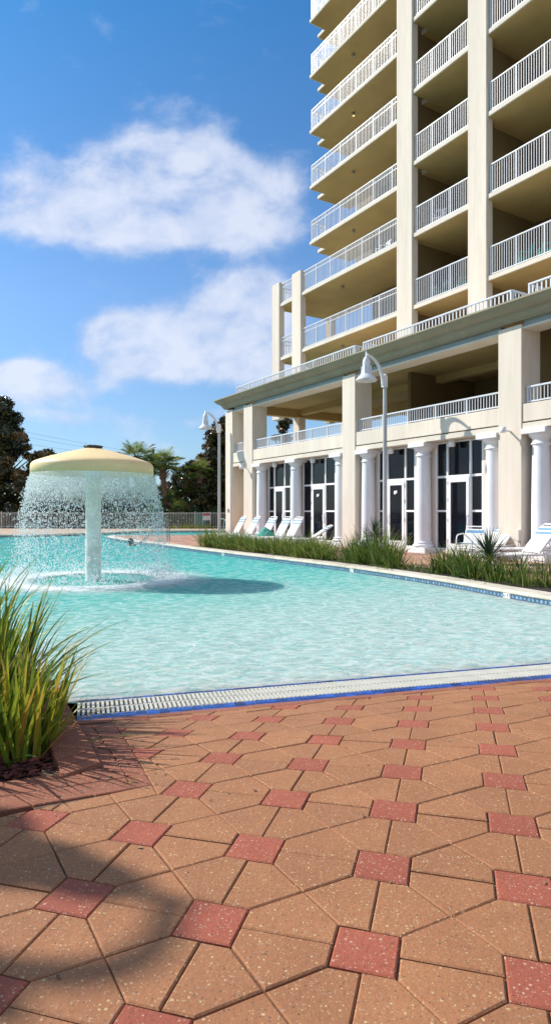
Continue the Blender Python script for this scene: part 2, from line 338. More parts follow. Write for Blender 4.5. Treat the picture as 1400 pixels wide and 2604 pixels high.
# ---------------------------------------------------------------- near pavers
P_, TH, OX, OY, ASP, A_ = .4264, -.2736, -.587, 1.870, .9502, .3996
ct, st_ = math.cos(TH), math.sin(TH)
def lat(i, j): a = i*P_; b = j*P_*ASP; return (a*ct - b*st_ + OX, a*st_ + b*ct + OY)
def paver_mat(name, base, dark, lite, rough=.8):
    m = bpy.data.materials.new(name); m.use_nodes = True; t = m.node_tree; L = t.links.new
    p = t.nodes['Principled BSDF']; p.inputs['Roughness'].default_value = rough; p.inputs['Specular IOR Level'].default_value = .35
    tc = N(t, 'ShaderNodeTexCoord'); V = tc.outputs['Object']
    def noi(s, d=4, r=.55): n = N(t, 'ShaderNodeTexNoise'); n.inputs['Scale'].default_value = s; n.inputs['Detail'].default_value = d; n.inputs['Roughness'].default_value = r; L(V, n.inputs['Vector']); return n.outputs['Fac']
    def mixc(f, a, b, bt='MIX'):
        x = N(t, 'ShaderNodeMixRGB'); x.blend_type = bt; L(f, x.inputs[0]) if not isinstance(f,float) else setattr(x.inputs[0],'default_value',f)
        for k, c in ((1,a),(2,b)):
            if isinstance(c, tuple): x.inputs[k].default_value = (*c,1)
            else: L(c, x.inputs[k])
        return x.outputs[0]
    def mr(v, a, b, c, d): x = N(t, 'ShaderNodeMapRange'); L(v, x.inputs[0]); [setattr(x.inputs[i+1],'default_value',q) for i,q in enumerate((a,b,c,d))]; return x.outputs[0]
    c = mixc(mr(noi(5, 4), .3, .7, 0, 1), dark, base)
    at = N(t, 'ShaderNodeAttribute'); at.attribute_name = 'tone'
    c = mixc(mr(at.outputs['Fac'], 0, 1, 0, .5), c, tuple(x*.66 for x in (base[0], base[1]*.98, base[2]*1.05)))
    c = mixc(mr(noi(1.3, 5, .6), .42, .68, 0, .34), c, tuple(x*.62 for x in base)); c = mixc(mr(noi(90, 3, .7), .5, .72, 0, .55), c, tuple(x*.5 for x in base))
    for s, thr, col, rr in ((75, .16, lite, .85), (140, .22, tuple(x*.92 for x in lite), .6), (95, .16, (.09,.065,.055), .75), (60,.11,(.36,.27,.24),.7)):
        v = N(t, 'ShaderNodeTexVoronoi'); v.inputs['Scale'].default_value = s; mp = N(t, 'ShaderNodeMapping'); mp.inputs['Location'].default_value = (s, s*.3, 0); L(V, mp.inputs[0]); L(mp.outputs[0], v.inputs['Vector'])
        sz = N(t, 'ShaderNodeSeparateColor'); L(v.outputs['Color'], sz.inputs[0])
        th = MA(t, 'MULTIPLY', sz.outputs[0], thr*1.9)
        hit = MA(t, 'MULTIPLY', MA(t, 'LESS_THAN', v.outputs['Distance'], th), MA(t, 'GREATER_THAN', sz.outputs[1], .52))
        c = mixc(MA(t, 'MULTIPLY', hit, rr), c, col)
    L(c, p.inputs['Base Color'])
    h = MA(t, 'ADD', MA(t, 'MULTIPLY', noi(70, 5, .7), 1.0), MA(t, 'MULTIPLY', noi(14, 3), .8))
    bp = N(t, 'ShaderNodeBump'); bp.inputs['Strength'].default_value = .55; bp.inputs['Distance'].default_value = .006; L(h, bp.inputs['Height']); L(bp.outputs[0], p.inputs['Normal'])
    return m
TAN = paver_mat('tan_paver', (.395, .174, .076), (.33, .138, .062), (.52, .37, .20))
RED = paver_mat('red_paver', (.385, .105, .058), (.33, .085, .048), (.52, .34, .23))
EDGE = paver_mat('edge_brick', (.33, .115, .062), (.25, .085, .045), (.46, .30, .20))
SAND = mat('joint_sand', (.17, .105, .06), .95, .3, 30, .6, 80)
# boundary of the brick edging that frames the planting bed (L1, L2)
PA = Vector((-.975, 3.84)); PB = Vector((-.525, 2.70)); PC = Vector((-1.05, 2.40))
n1 = Vector(((PB-PA).y, -(PB-PA).x)).normalized()
if n1.dot(Vector((1,0))) < 0: n1 = -n1            # points away from the bed (to the right)
n2 = Vector(((PC-PB).y, -(PC-PB).x)).normalized()
if n2.dot(Vector((0,-1))) < 0: n2 = -n2           # points to the camera
def inset(poly, w):
    k = len(poly); out = []
    for i in range(k):
        p0, p1, p2 = Vector(poly[i-1]), Vector(poly[i]), Vector(poly[(i+1)%k])
        e1 = (p1-p0); e2 = (p2-p1)
        if e1.length < 1e-5 or e2.length < 1e-5: return None
        e1.normalize(); e2.normalize(); a = Vector((-e1.y,e1.x)); b = Vector((-e2.y,e2.x)); s = a+b
        if s.length < 1e-4: return None
        q = p1 + s * (w / max(.25, (1 + a.dot(b)))); out.append((q.x,q.y))
    return out
def area(p): return .5*sum(p[i-1][0]*p[i][1]-p[i][0]*p[i-1][1] for i in range(len(p)))
def paver(mb, poly, m, zf=None):
    cl = []
    for q in poly:
        if not cl or (Vector(q)-Vector(cl[-1])).length > 2e-3: cl.append(q)
    if len(cl) > 1 and (Vector(cl[0])-Vector(cl[-1])).length < 2e-3: cl.pop()
    poly = cl
    if len(poly) < 3: return
    if area(poly) < 0: poly = poly[::-1]
    if area(poly) < 3e-4: return
    gap = rnd.choice((.0012,.0016,.0020,.0034)); ch = .0045
    o = inset(poly, gap); i_ = inset(poly, gap+ch)
    if not o or not i_ or area(i_) < 1e-4: return
    cx = sum(q[0] for q in poly)/len(poly); cy = sum(q[1] for q in poly)/len(poly)
    tx, ty, tz = rnd.gauss(0,.0035), rnd.gauss(0,.0035), rnd.gauss(0,.0011)
    f = zf or zg
    def Z(x,y): return f(x,y) + tz + tx*(x-cx) + ty*(y-cy)
    n = len(poly)
    vs = [(x,y,Z(x,y)) for x,y in i_] + [(x,y,Z(x,y)-.0035) for x,y in o] + [(x,y,Z(x,y)-.03) for x,y in o]
    fs = [tuple(range(n))] + [(n+i, n+(i+1)%n, (i+1)%n, i) for i in range(n)] + [(2*n+i, 2*n+(i+1)%n, n+(i+1)%n, n+i) for i in range(n)]
    mb.add(vs, fs, m, rnd.random())
dk = MB(); h_ = A_/2
for i in range(-9, 18):
    for j in range(-8, 14):
        c0 = lat(i, j)
        if abs(c0[0]-1.2) > 5.0 or c0[1] < -1.3: continue
        shapes = [([(i-h_,j-h_),(i+h_,j-h_),(i+h_,j+h_),(i-h_,j+h_)], 1)]
        shapes += [([(i+h_,j),(i+1-h_,j),(i+1-h_,j+h_),(i+.5,j+.5),(i+h_,j+h_)], 0), ([(i+h_,j+1-h_),(i+.5,j+.5),(i+1-h_,j+1-h_),(i+1-h_,j+1),(i+h_,j+1)], 0),
                   ([(i,j+h_),(i+h_,j+h_),(i+.5,j+.5),(i+h_,j+1-h_),(i,j+1-h_)], 0), ([(i+1-h_,j+h_),(i+1,j+h_),(i+1,j+1-h_),(i+1-h_,j+1-h_),(i+.5,j+.5)], 0)]
        for sh, m_ in shapes:
            poly = [lat(*q) for q in sh]
            poly = halfclip(poly, G0 + GN*.285, GN)
            if len(poly) < 3: continue
            inside = halfclip(halfclip(poly, PA, -n1), PB, -n2)
            if len(inside) < 3 or abs(area(inside)) < 1e-4: paver(dk, poly, m_); continue
            a_ = halfclip(poly, PA, n1)
            b_ = halfclip(halfclip(poly, PA, -n1), PB, n2)
            for q in (a_, b_):
                if len(q) >= 3: paver(dk, q, m_)
# sand bed beneath the pavers, following the slope
xs = np.linspace(-5, 6.4, 40); 
for k in range(26):
    d0, d1 = -.0 + k*.25, (k+1)*.25
    q0, q1 = gxy(-9, d0), gxy(8, d0); q2, q3 = gxy(8, d1), gxy(-9, d1)
    if k == 0:
        d0 = .15; q0, q1 = gxy(-1.4, d0), gxy(8, d0)
        q3 = gxy(-1.4, d1)
    zz = [zg(*q)-.0085 for q in (q0,q1,q2,q3)]
    if d0 < 2.0 and k>0: q0 = gxy(-1.5, d0); 
    if d1 < 2.0 and k>0: q3 = gxy(-1.5, d1)
    dk.add([(*q,z) for q,z in zip((q0,q1,q2,q3), zz)], [(0,3,2,1)], 2)
tag(dk.build('pool_deck', [TAN, RED, SAND]), 'tan and red interlocking pavers sloping down to the pool', kind='structure')
# red brick border between the blue tiles and the pavers, plus edging round the bed
bb = MB(); s_ = SM0
while s_ < SM1:
    w = .222; q = [gxy(s_, .278), gxy(s_+w, .278), gxy(s_+w, .154), gxy(s_, .154)]; paver(bb, q, 0); s_ += w
gbox(bb, SM0, SM1, .151, .282, -.2, .008, 1)
# flush strip along the kerb (outside of it)
KO0 = Vector((-.81, 2.95)); KO1 = Vector((-1.25, 3.83)); KI0 = Vector((-.945, 2.80)); KI1 = Vector((-1.42, 3.75))
def lerp(a, b, t): return a + (b-a)*t
for k in range(10):
    t0, t1 = k/10, (k+1)/10
    a0, a1 = lerp(PB, PA, t0), lerp(PB, PA, t1); b0, b1 = lerp(KO0, Vector((-1.265, 3.86)), t0), lerp(KO0, Vector((-1.265,3.86)), t1)
    for (u0, u1) in ((0,.5),(.5,1)):
        q = [tuple(lerp(a0,b0,u0)), tuple(lerp(a0,b0,u1)), tuple(lerp(a1,b1,u1)), tuple(lerp(a1,b1,u0))]
        paver(bb, q, 0)
# soldier course in front of the bed
F0 = Vector((-.80, 2.93)); F1 = Vector((-3.2, 2.02)); E0 = PB.copy(); E1 = Vector((-2.9, 1.62))
nb = 22
for k in range(nb):
    t0, t1 = k/nb, (k+1)/nb
    q = [tuple(lerp(E0,E1,t0)), tuple(lerp(E0,E1,t1)), tuple(lerp(F0,F1,t1)), tuple(lerp(F0,F1,t0))]
    m0 = [tuple(lerp(Vector(q[0]),Vector(q[3]),.45)), tuple(lerp(Vector(q[1]),Vector(q[2]),.45))]
    paver(bb, [m0[0], m0[1], q[2], q[3]], 0)
nb2 = 11
for k in range(nb2):
    t0, t1 = k/nb2, (k+1)/nb2
    a0, a1 = lerp(E0,E1,t0), lerp(E0,E1,t1); b0, b1 = lerp(F0,F1,t0), lerp(F0,F1,t1)
    paver(bb, [tuple(a0), tuple(a1), tuple(lerp(a1,b1,.45)), tuple(lerp(a0,b0,.45))], 0)
tag(bb.build('brick_border', [EDGE, SAND]), 'red brick edging along the blue tiles and round the planting bed', kind='structure')
# raised kerb of header bricks on the pool side of the bed
kb = MB(); zt = lambda x, y: .182
KEND_O = Vector((-1.62, 4.52)); KEND_I = Vector((-1.80, 4.45))
def kerb_seg(o0, o1, i0, i1, n):
    for k in range(n):
        t0, t1 = k/n, (k+1)/n
        paver(kb, [tuple(lerp(o0,o1,t0)), tuple(lerp(o0,o1,t1)), tuple(lerp(i0,i1,t1)), tuple(lerp(i0,i1,t0))], 0, zt)
    q = [tuple(o0 + (i0-o0)*.02), tuple(o1 + (i1-o1)*.02), tuple(i1 + (o1-i1)*.02), tuple(i0 + (o0-i0)*.02)]
    if area(q) < 0: q = q[::-1]
    kb.prism(q, -.25, .172, 1)
kerb_seg(KO0, KO1, KI0, KI1, 11); kerb_seg(KO1, KEND_O, KI1, KEND_I, 9)
kerb_seg(KEND_O, Vector((-4.6, 8.4)), KEND_I, Vector((-4.8, 8.3)), 50)
tag(kb.build('planter_kerb', [EDGE, BRICK]), 'raised red brick kerb between planting bed and pool', kind='structure')
bed = MB(); pl = [(-.93,2.80),(-1.42,3.75),(-1.80,4.45),(-4.8,8.3),(-12,9),(-12,1.0),(-3.2,2.02)]
if area(pl) < 0: pl = pl[::-1]
bed.prism(pl, -.2, .125)
tag(bed.build('planting_bed', MULCH), 'dark mulch bed at left', kind='structure')
mc = MB()
for k in range(2600):
    t = rnd.random(); e = Vector((-.98,2.86)).lerp(Vector((-1.55,3.95)), rnd.random()**1.3) + Vector((-1, .12)) * rnd.random()**1.4 * 1.1
    z = .13 + rnd.random()*.02; a = rnd.uniform(0,6.28); l = rnd.uniform(.008,.028); w = l*rnd.uniform(.25,.6)
    u = Vector((math.cos(a), math.sin(a), rnd.uniform(-.5,.5)))*l; v = Vector((-math.sin(a), math.cos(a), rnd.uniform(-.4,.4)))*w
    c = Vector((e.x, e.y, z)); mc.add([c-u-v, c+u-v, c+u+v, c-u+v], [(0,1,2,3)], 0, rnd.random())
tag(mc.build('mulch_chips', mat('bark_chip', (.17,.045,.03), .9, .3, 30, tonev=.7)), 'dark red bark chips covering the bed at left', kind='stuff')
# ---------------------------------------------------------------- pool outline on the right, coping and decks
CP = [(5.05,6.1),(4.75,7.2),(4.4,8.1),(3.95,9.09),(3.55,10.1),(2.82,11.96),(1.30,14.9),(-1.72,19.76),(-4.44,24.4),(-6.6,28.0),(-7.9,30.6),(-8.55,32.4),(-8.0,33.4),(-5,33.8),(0,34.2),(6,35),(16,37)]
def catmull(pts, n=12):
    out = []; P = [Vector(p) for p in pts]
    for i in range(len(P)-1):
        a = P[max(i-1,0)]; b = P[i]; c = P[i+1]; d = P[min(i+2,len(P)-1)]
        for k in range(n):
            t = k/n; out.append(.5*((2*b)+(c-a)*t+(2*a-5*b+4*c-d)*t*t+(3*b-3*c+d-a)*t*t*t))
    out.append(P[-1]); return out
CV = catmull(CP)
def resample(cv, step):
    out = [cv[0]]; acc = 0
    for i in range(1, len(cv)):
        a, b = cv[i-1], cv[i]; l = (b-a).length; 
        while acc + l >= step:
            t = (step-acc)/l; a = a.lerp(b, t); out.append(a); l = (b-a).length; acc = 0
        acc += l
    out.append(cv[-1]); return out
CR = resample(CV, .12)
def normals(cv):      # outward = to the right of travel (deck side)
    out = []
    for i in range(len(cv)):
        d = (cv[min(i+1,len(cv)-1)] - cv[max(i-1,0)]).normalized(); out.append(Vector((d.y, -d.x)))
    return out
CRN = normals(CR)
cop = MB(); NS = 5     # stones of five steps
prof = [(-.012,.078),(-.022,.092),(-.018,.118),(.004,.134),(.36,.138),(.36,.10)]
for k in range(0, len(CR)-NS, NS):
    tone = rnd.random(); vs = []; idx = list(range(k, k+NS+1))
    for ii, i in enumerate(idx):
        sh = 0.003 if ii == 0 else (-.003 if ii == NS else 0)
        d = Vector((-CRN[i].y, CRN[i].x)) * sh
        for (o, z) in prof:
            q = CR[i] + CRN[i]*o + d; vs.append((q.x, q.y, z))
    m = len(prof); fs = []
    for a in range(NS):
        for b in range(m-1): fs.append((a*m+b, a*m+b+1, (a+1)*m+b+1, (a+1)*m+b))
    fs += [tuple(range(m))[::-1], tuple(NS*m+b for b in range(m))]
    cop.add(vs, fs, 0, tone)
tag(cop.build('coping', COPE), 'pale rounded coping stones along the far side of the pool', kind='structure')
tl = MB(); 
for i in range(len(CR)-1):
    a, b = CR[i], CR[i+1]
    tl.add([(a.x,a.y,-.3),(b.x,b.y,-.3),(b.x,b.y,.08),(a.x,a.y,.08)], [(0,1,2,3)], 1)
T1 = resample(CV, .083); T1N = normals(T1)
for i in range(len(T1)-1):
    a, b = T1[i], T1[i+1]; n_ = T1N[i]*.004; e = (b-a)*.05
    a = a+e-n_; b = b-e-n_
    tl.add([(a.x,a.y,.003),(b.x,b.y,.003),(b.x,b.y,.073),(a.x,a.y,.073)], [(0,1,2,3)], 0, rnd.random()*.6)
    c_ = (a+b)/2 - T1N[i]*.002; u = (b-a)*.28
    tl.add([(c_.x-u.x,c_.y-u.y,.018),(c_.x+u.x,c_.y+u.y,.018),(c_.x+u.x*.9,c_.y+u.y*.9,.050),(c_.x,c_.y,.062),(c_.x-u.x*.9,c_.y-u.y*.9,.050)], [(0,1,2,3,4)], 2, rnd.random())
PTILE = mat('patterned_blue_tile', (.10, .21, .36), .3, .2, 20, tonev=.4)
PTILE2 = mat('light_blue_motif', (.26, .40, .52), .3, .2, 20, tonev=.3)
tag(tl.build('waterline_tile', [PTILE, GROUT, PTILE2]), 'band of small patterned blue tiles under the coping', kind='structure')
# far deck (right side and island)
def deck_mat():
    m = bpy.data.materials.new('salmon_deck'); m.use_nodes = True; t = m.node_tree; L = t.links.new
    p = t.nodes['Principled BSDF']; p.inputs['Roughness'].default_value = .85
    tc = N(t, 'ShaderNodeTexCoord'); mp = N(t, 'ShaderNodeMapping'); mp.inputs['Rotation'].default_value = (0,0,R(-58)); L(tc.outputs['Object'], mp.inputs[0])
    br = N(t, 'ShaderNodeTexBrick'); br.inputs['Scale'].default_value = 1; br.inputs['Brick Width'].default_value = .42; br.inputs['Row Height'].default_value = .21; br.inputs['Mortar Size'].default_value = .008
    br.inputs['Color1'].default_value = (.44,.225,.15,1); br.inputs['Color2'].default_value = (.52,.30,.20,1); br.inputs['Mortar'].default_value = (.20,.12,.08,1); L(mp.outputs[0], br.inputs['Vector'])
    n = N(t, 'ShaderNodeTexNoise'); n.inputs['Scale'].default_value = .8; n.inputs['Detail'].default_value = 5; L(tc.outputs['Object'], n.inputs['Vector'])
    mx = N(t, 'ShaderNodeMixRGB'); mx.blend_type = 'MULTIPLY'; mx.inputs[0].default_value = 1; L(br.outputs[0], mx.inputs[1])
    r = N(t, 'ShaderNodeValToRGB'); r.color_ramp.elements[0].color = (.72,.72,.75,1); r.color_ramp.elements[1].color = (1.1,1.05,1.0,1); r.color_ramp.elements[0].position=.3; r.color_ramp.elements[1].position=.7; L(n.outputs['Fac'], r.inputs[0]); L(r.outputs[0], mx.inputs[2])
    L(mx.outputs[0], p.inputs['Base Color']); return m
DECK = deck_mat()
def polyplate(name, poly, z0, z1, m, label):
    bm = bmesh.new(); vs = [bm.verts.new((x,y,z1)) for x,y in poly]; f = bm.faces.new(vs)
    if f.normal.z < 0: f.normal_flip()
    bm.normal_update()
    if f.normal.z < 0: f.normal_flip()
    r = bmesh.ops.extrude_face_region(bm, geom=[f]); 
    for v in r['geom']:
        if isinstance(v, bmesh.types.BMVert): v.co.z = z0
    bmesh.ops.triangulate(bm, faces=bm.faces[:]); bmesh.ops.recalc_face_normals(bm, faces=bm.faces[:])
    me = bpy.data.meshes.new(name); bm.to_mesh(me); bm.free(); me.materials.append(m); o = bpy.data.objects.new(name, me); C.objects.link(o)
    return tag(o, label, kind='structure')
outer = [tuple(CR[i] + CRN[i]*.355) for i in range(0, len(CR), 3)]
polyplate('far_deck', [(6.3,5.3),] + outer[2:] + [(16,36.6),(60,36.6),(60,5.3)], -.3, .12, DECK, 'salmon paved deck beside the building')
polyplate('deck_beyond', [(-60,32.6),(-16,33.6),(-13,34.6),(-10.5,37.5),(-8.5,41.5),(-4,42.6),(10,43.4),(60,44),(60,47.6),(-60,47.6)], -.3, .12, mat('pale_deck',(.50,.36,.25),.85,.12,1.5), 'pale paved deck between the far water and the fence')
fc = MB(); pr = [(-60,32.5),(-16,33.5),(-13,34.5),(-10.5,37.4),(-8.5,41.4),(-4,42.5),(10,43.3),(60,43.9)]
for a, b in zip(pr, pr[1:]): fc.bar((*a,.09),(*b,.09),.3,.10)
tag(fc.build('far_coping', COPE), 'pale coping on the far bank of the pool', kind='structure')
polyplate('left_wall', [(-16.5,32.0),(-14.62,32.0),(-14.62,33.0),(-16.5,33.0)], -.2, .62, mat('pale_blue_plaster',(.35,.55,.60),.6,.1,3), 'pale blue pool wall at the far left edge')
# soil strip of the long bed outside the coping
i0 = min(range(len(CR)), key=lambda i: abs(px(0,1)*0 + (CR[i]-Vector((4.75,7.2))).length)); i1 = min(range(len(CR)), key=lambda i: (CR[i]-Vector((-2.9,21.6))).length)
so = MB()
for i in range(i0, i1):
    a, b = CR[i], CR[i+1]; na, nb_ = CRN[i], CRN[i+1]; w0 = 1.15
    q = [a+na*.362, b+nb_*.362, b+nb_*w0, a+na*w0]; so.prism([tuple(x) for x in q][::-1], .10, .145)
tag(so.build('bed_soil', SOIL), 'soil of the long bed behind the coping', kind='structure')
# ================================================================ the building (local x along the facade, y into it)
Q0 = Vector((3.53, 20.3)); UU = Vector((.524, -.852)).normalized(); VV = Vector((-UU.y, UU.x))
BR = math.atan2(UU.y, UU.x)
def bw(u, v, z=.12): p = Q0 + UU*u + VV*v; return Vector((p.x, p.y, z))
B = empty('hotel_building', (Q0.x, Q0.y, 0), BR, 'tall beige balcony tower rising from a colonnaded two storey podium', 'hotel')
DZ = .12
def part(mb, name, mats, parent=None, bev=0, label=None):
    o = mb.build(name, mats, parent or B)
    if bev: bevel(o, bev)
    if label: o['label'] = label
    return o
def bx(name, m, *a, bev=.012, parent=None):
    q = MB(); q.box(*a); return part(q, name, m, parent, bev)
# ground floor piers
PIER = [(-11.24,-10.55),(-9.46,-8.68),(-2.27,-1.56),(4.38,5.09),(11.05,11.76)]
for k, (a, b) in enumerate(PIER):
    bx('pillar', STUCCO, a, b, 0, .75 if k else .9, DZ-.1, 6.10)
bx('niche_wall', OCHRE, -10.55, -9.46, .85, 1.0, DZ, 3.46, bev=0)
BAYS = [(-10.55,-9.46),(-8.68,-2.27),(-1.56,4.38),(5.09,11.05)]
for a, b in BAYS:
    bx('spandrel', STUCCO, a, b, .03, .45, 3.625, 4.075)
    q = MB(); q.box(a, b, .02, .48, 3.44, 3.59); part(q, 'lintel', STUCCO2, bev=.008)
    q = MB(); q.box(a, b, .07, .44, 3.59, 3.625); part(q, 'groove', GROOVE)  # dark strip: the shade inside the recess is put into its colour
    q = MB(); q.box(a, b, .10, .60, 6.03, 6.2); part(q, 'frieze', FRIEZE_SHADE)
    q = MB(); q.box(a, b, .03, .62, 5.975, 6.03); part(q, 'opening_edge', STUCCO2)
# recessed shopfront wall and its openings
WZ = 3.438
wins = [(-8.13,-7.66,-6.84,-6.36),(-5.46,-4.87,-3.97,-3.34),(-.93,-.49,.36,.80),(1.70,2.14,3.01,3.45),(5.95,6.42,7.30,7.75),(8.35,8.80,9.65,10.1)]
edges = [-8.68] + [x for w in wins[:2] for x in (w[0], w[3])] + [-2.27]
def wallpieces(lo, hi, ws):
    xs = [lo] + [x for w in ws for x in (w[0]-.03, w[3]+.03)] + [hi]
    for a, b in zip(xs[::2], xs[1::2]): bx('wall', STUCCO, a, b, .5, .8, DZ, WZ, bev=.01)
wallpieces(-8.68, -2.27, wins[:2]); wallpieces(-1.56, 4.38, wins[2:4]); wallpieces(5.09, 11.05, wins[4:])
bx('floor_plinth', STUCCO2, -8.68, -2.27, .44, .9, DZ, .22); bx('floor_plinth', STUCCO2, -1.56, 4.38, .44, .9, DZ, .22); bx('floor_plinth', STUCCO2, 5.09, 11.05, .44, .9, DZ, .22)
BARB = mat('door_bar', (.45,.55,.62), .3, .1, 4, metal=.4); HANDLE = mat('door_handle_white', (.75,.76,.8), .3, .05, 4)
for wi, (a, m1, m2, b) in enumerate(wins):
    fr = MB(); y0, y1 = .50, .57; F_ = .045
    for x0, x1 in ((a-.03,a+F_-.01),(b-F_+.01,b+.03)): fr.box(x0, x1, y0, y1, .22, WZ)
    fr.box(a+F_-.01, b-F_+.01, y0, y1, WZ-.05, WZ)
    for mm in (m1, m2): fr.box(mm-.035, mm+.035, y0, y1, .22, WZ-.05)
    for x0, x1 in ((a+F_-.01,m1-.035),(m2+.035,b-F_+.01)):
        fr.box(x0, x1, y0, y1, 2.36, 2.43); fr.box(x0, x1, y0, y1, 1.35, 1.41); fr.box(x0, x1, y0, y1, .22, .28)
    fr.box(m1+.035, m2-.035, y0, y1, 2.36, 2.43)
    w = part(fr, 'window', WHITE, bev=.006)
    gl = MB(); gl.box(a, b, .545, .56, 2.40, WZ-.02); 
    for x0, x1 in ((a,m1),(m2,b)): gl.box(x0, x1, .545, .56, .25, 2.38)
    part(gl, 'pane', GLASS, w)
    d = MB(); x0, x1 = m1+.037, m2-.037; y0, y1 = .485, .535
    d.box(x0, x0+.105, y0, y1, .235, 2.355); d.box(x1-.105, x1, y0, y1, .235, 2.355)
    d.box(x0+.105, x1-.105, y0, y1, 2.22, 2.355); d.box(x0+.105, x1-.105, y0, y1, .235, .42)
    do = part(d, 'door', WHITE, bev=.006)
    dg_ = MB(); dg_.box(x0+.10, x1-.10, .505, .515, .41, 2.23); part(dg_, 'pane', GLASS, do)
    hb = MB(); hb.box(x0+.12, x1-.12, .520, .535, 1.10, 1.16); hb.box(x0+.14, x1-.14, .520, .53, 1.20, 1.215); part(hb, 'push_bar', BARB, do)
    hh = MB(); hx = (x1-.05) if wi != 2 else (x0+.05)
    hh.tube([(hx,.485,.98),(hx,.44,1.0),(hx,.44,1.24),(hx,.485,1.26)], .011, 6); hh.box(hx-.03, hx+.03, .478, .485, .93, 1.30); part(hh, 'handle', HANDLE, do)
    hx2 = x0-.005 if wi != 2 else x1+.005
    for z in (.45, 1.05, 1.65, 2.15): hg = MB(); hg.box(hx2-.014, hx2+.014, .474, .486, z, z+.11); part(hg, 'hinge', GREYM, do)
    if wi in (1, 2):
        st = MB(); cx = (x0+x1)/2-.03; st.box(cx-.075, cx+.0, .500, .504, 1.93, 2.04); st.box(cx+.01, cx+.07, .500, .504, 1.96, 2.05, ); part(st, 'sticker', WHITE, do)
# columns
COLS = [-8.31,-5.60,-2.66,-1.18,1.40,4.02,5.46,8.05,10.65]
def column(u):
    q = MB(); v = .27
    prof = [(.235,.44),(.232,.9),(.228,1.6),(.218,2.3),(.205,3.02)]
    q.lathe(prof, u, v, 28); o = part(q, 'column', WHITEC)
    b = MB(); b.box(u-.36, u+.36, v-.30, v+.36, DZ-.02, .285); bo = part(b, 'plinth', WHITEC, o, bev=.015)
    t = MB(); t.lathe([(.30,.285),(.325,.31),(.325,.355),(.30,.38),(.265,.39),(.265,.405),(.285,.42),(.28,.44),(.24,.455),(.235,.48)], u, v, 28); part(t, 'base', WHITEC, o)
    c = MB(); c.lathe([(.205,3.02),(.235,3.035),(.24,3.06),(.215,3.075),(.208,3.12),(.212,3.18),(.25,3.215),(.285,3.25),(.30,3.29),(.30,3.305)], u, v, 28)
    part(c, 'capital', WHITEC, o)
    a = MB(); a.box(u-.34, u+.34, v-.33, v+.30, 3.305, 3.437); part(a, 'abacus', WHITEC, o, bev=.01)
for u in COLS: column(u)
# railings: posts, balusters, handrail
def railing(x0, x1, y, z0, z1, npan, pitch=.105, mid=False, parent=None, along='x', bw_=.017):
    q = MB(); L_ = x1-x0; e = 1e-3
    def bb(a0, a1, c0, c1, q0, q1):
        if along == 'x': q.box(a0, a1, y+c0, y+c1, q0, q1)
        else: q.box(y+c0, y+c1, a0, a1, q0, q1)
    zb = z0+.045
    bb(x0, x1, -.018, .018, zb, zb+.035)
    if mid: bb(x0, x1, -.016, .016, z1-.24, z1-.21)
    for k in range(npan+1):
        xx = x0 + L_*k/npan; xx = min(max(xx, x0+.022), x1-.022); bb(xx-.022, xx+.022, -.022, .022, z0, z1-.042)
    for k in range(npan):
        a = x0 + L_*k/npan; b = x0 + L_*(k+1)/npan; n = max(2, round((b-a)/pitch))
        for j in range(1, n): xx = a + (b-a)*j/n; bb(xx-bw_/2, xx+bw_/2, -.009, .009, zb+.03, z1-.042)
    o = part(q, 'railing', RAILW, parent)
    h = MB(); q = h; bb(x0, x1, -.028, .028, z1-.042, z1); part(h, 'handrail', RAILW, o)
    return o
for (a, b), n in zip(BAYS, (1, 6, 5, 5)): railing(a+ (.05 if n > 1 else .06), b-.02, .16, 4.075, 4.53, n, .10)
# loggia floor, ceiling, back wall
bx('loggia_floor', STUCCO, -11.1, 11.8, .45, 7.2, 3.80, 4.0, bev=0)
bx('loggia_floor_edge', STUCCO, -11.2, -11.1, .9, 7.2, 3.46, 4.3, bev=0)
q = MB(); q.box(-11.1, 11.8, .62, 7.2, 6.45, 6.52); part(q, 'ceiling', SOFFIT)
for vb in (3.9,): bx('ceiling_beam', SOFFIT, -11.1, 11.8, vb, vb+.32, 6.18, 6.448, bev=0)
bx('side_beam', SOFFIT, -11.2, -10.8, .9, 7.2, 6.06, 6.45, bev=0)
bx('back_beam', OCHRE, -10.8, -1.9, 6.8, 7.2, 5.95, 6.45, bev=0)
for v in (3.8, 6.8): bx('rear_pillar', STUCCO, -11.2, -10.7, v+.0, v+.4, 4.0, 6.06)
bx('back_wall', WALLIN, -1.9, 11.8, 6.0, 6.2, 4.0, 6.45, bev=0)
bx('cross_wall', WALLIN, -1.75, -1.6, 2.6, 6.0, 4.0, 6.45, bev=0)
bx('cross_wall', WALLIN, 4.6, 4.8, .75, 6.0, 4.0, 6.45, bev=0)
bx('interior_wall', GROOVE, -8.68, 11.8, 2.4, 2.5, DZ, 3.8, bev=0)
bx('interior_wall', OCHRE, -10.4, -8.68, 1.2, 1.3, DZ, 3.46, bev=0)
# cornice: swept profile on front and left end
pf = [(.06,6.185),(-.06,6.185),(-.06,6.225),(-.10,6.25),(-.13,6.31),(-.15,6.37),(-.19,6.375),(-.19,6.40),(-.26,6.43),(-.34,6.49),(-.385,6.55),(-.40,6.575),(-.43,6.58),(-.43,6.625),(.9,6.66)]
q = MB(); vs = []
for (o, z) in pf: vs += [(11.95, o, z), (-11.24+o, o, z), (-11.24+o, 7.3, z)]
fs = []
for i in range(len(pf)-1):
    for j in range(2): fs.append((i*3+j, i*3+j+1, (i+1)*3+j+1, (i+1)*3+j))
q.add(vs, fs); part(q, 'cornice', CORN)
q = MB(); q.box(-11.1, 11.9, .3, 7.25, 6.53, 6.655); part(q, 'terrace_floor', STUCCO)
for x0, x1, n in ((-10.13,-1.54,7),(-1.12,4.80,5),(5.30,11.5,5)):
    railing(x0, x1, .0, 6.66, 7.05, n, .13, bw_=.035)
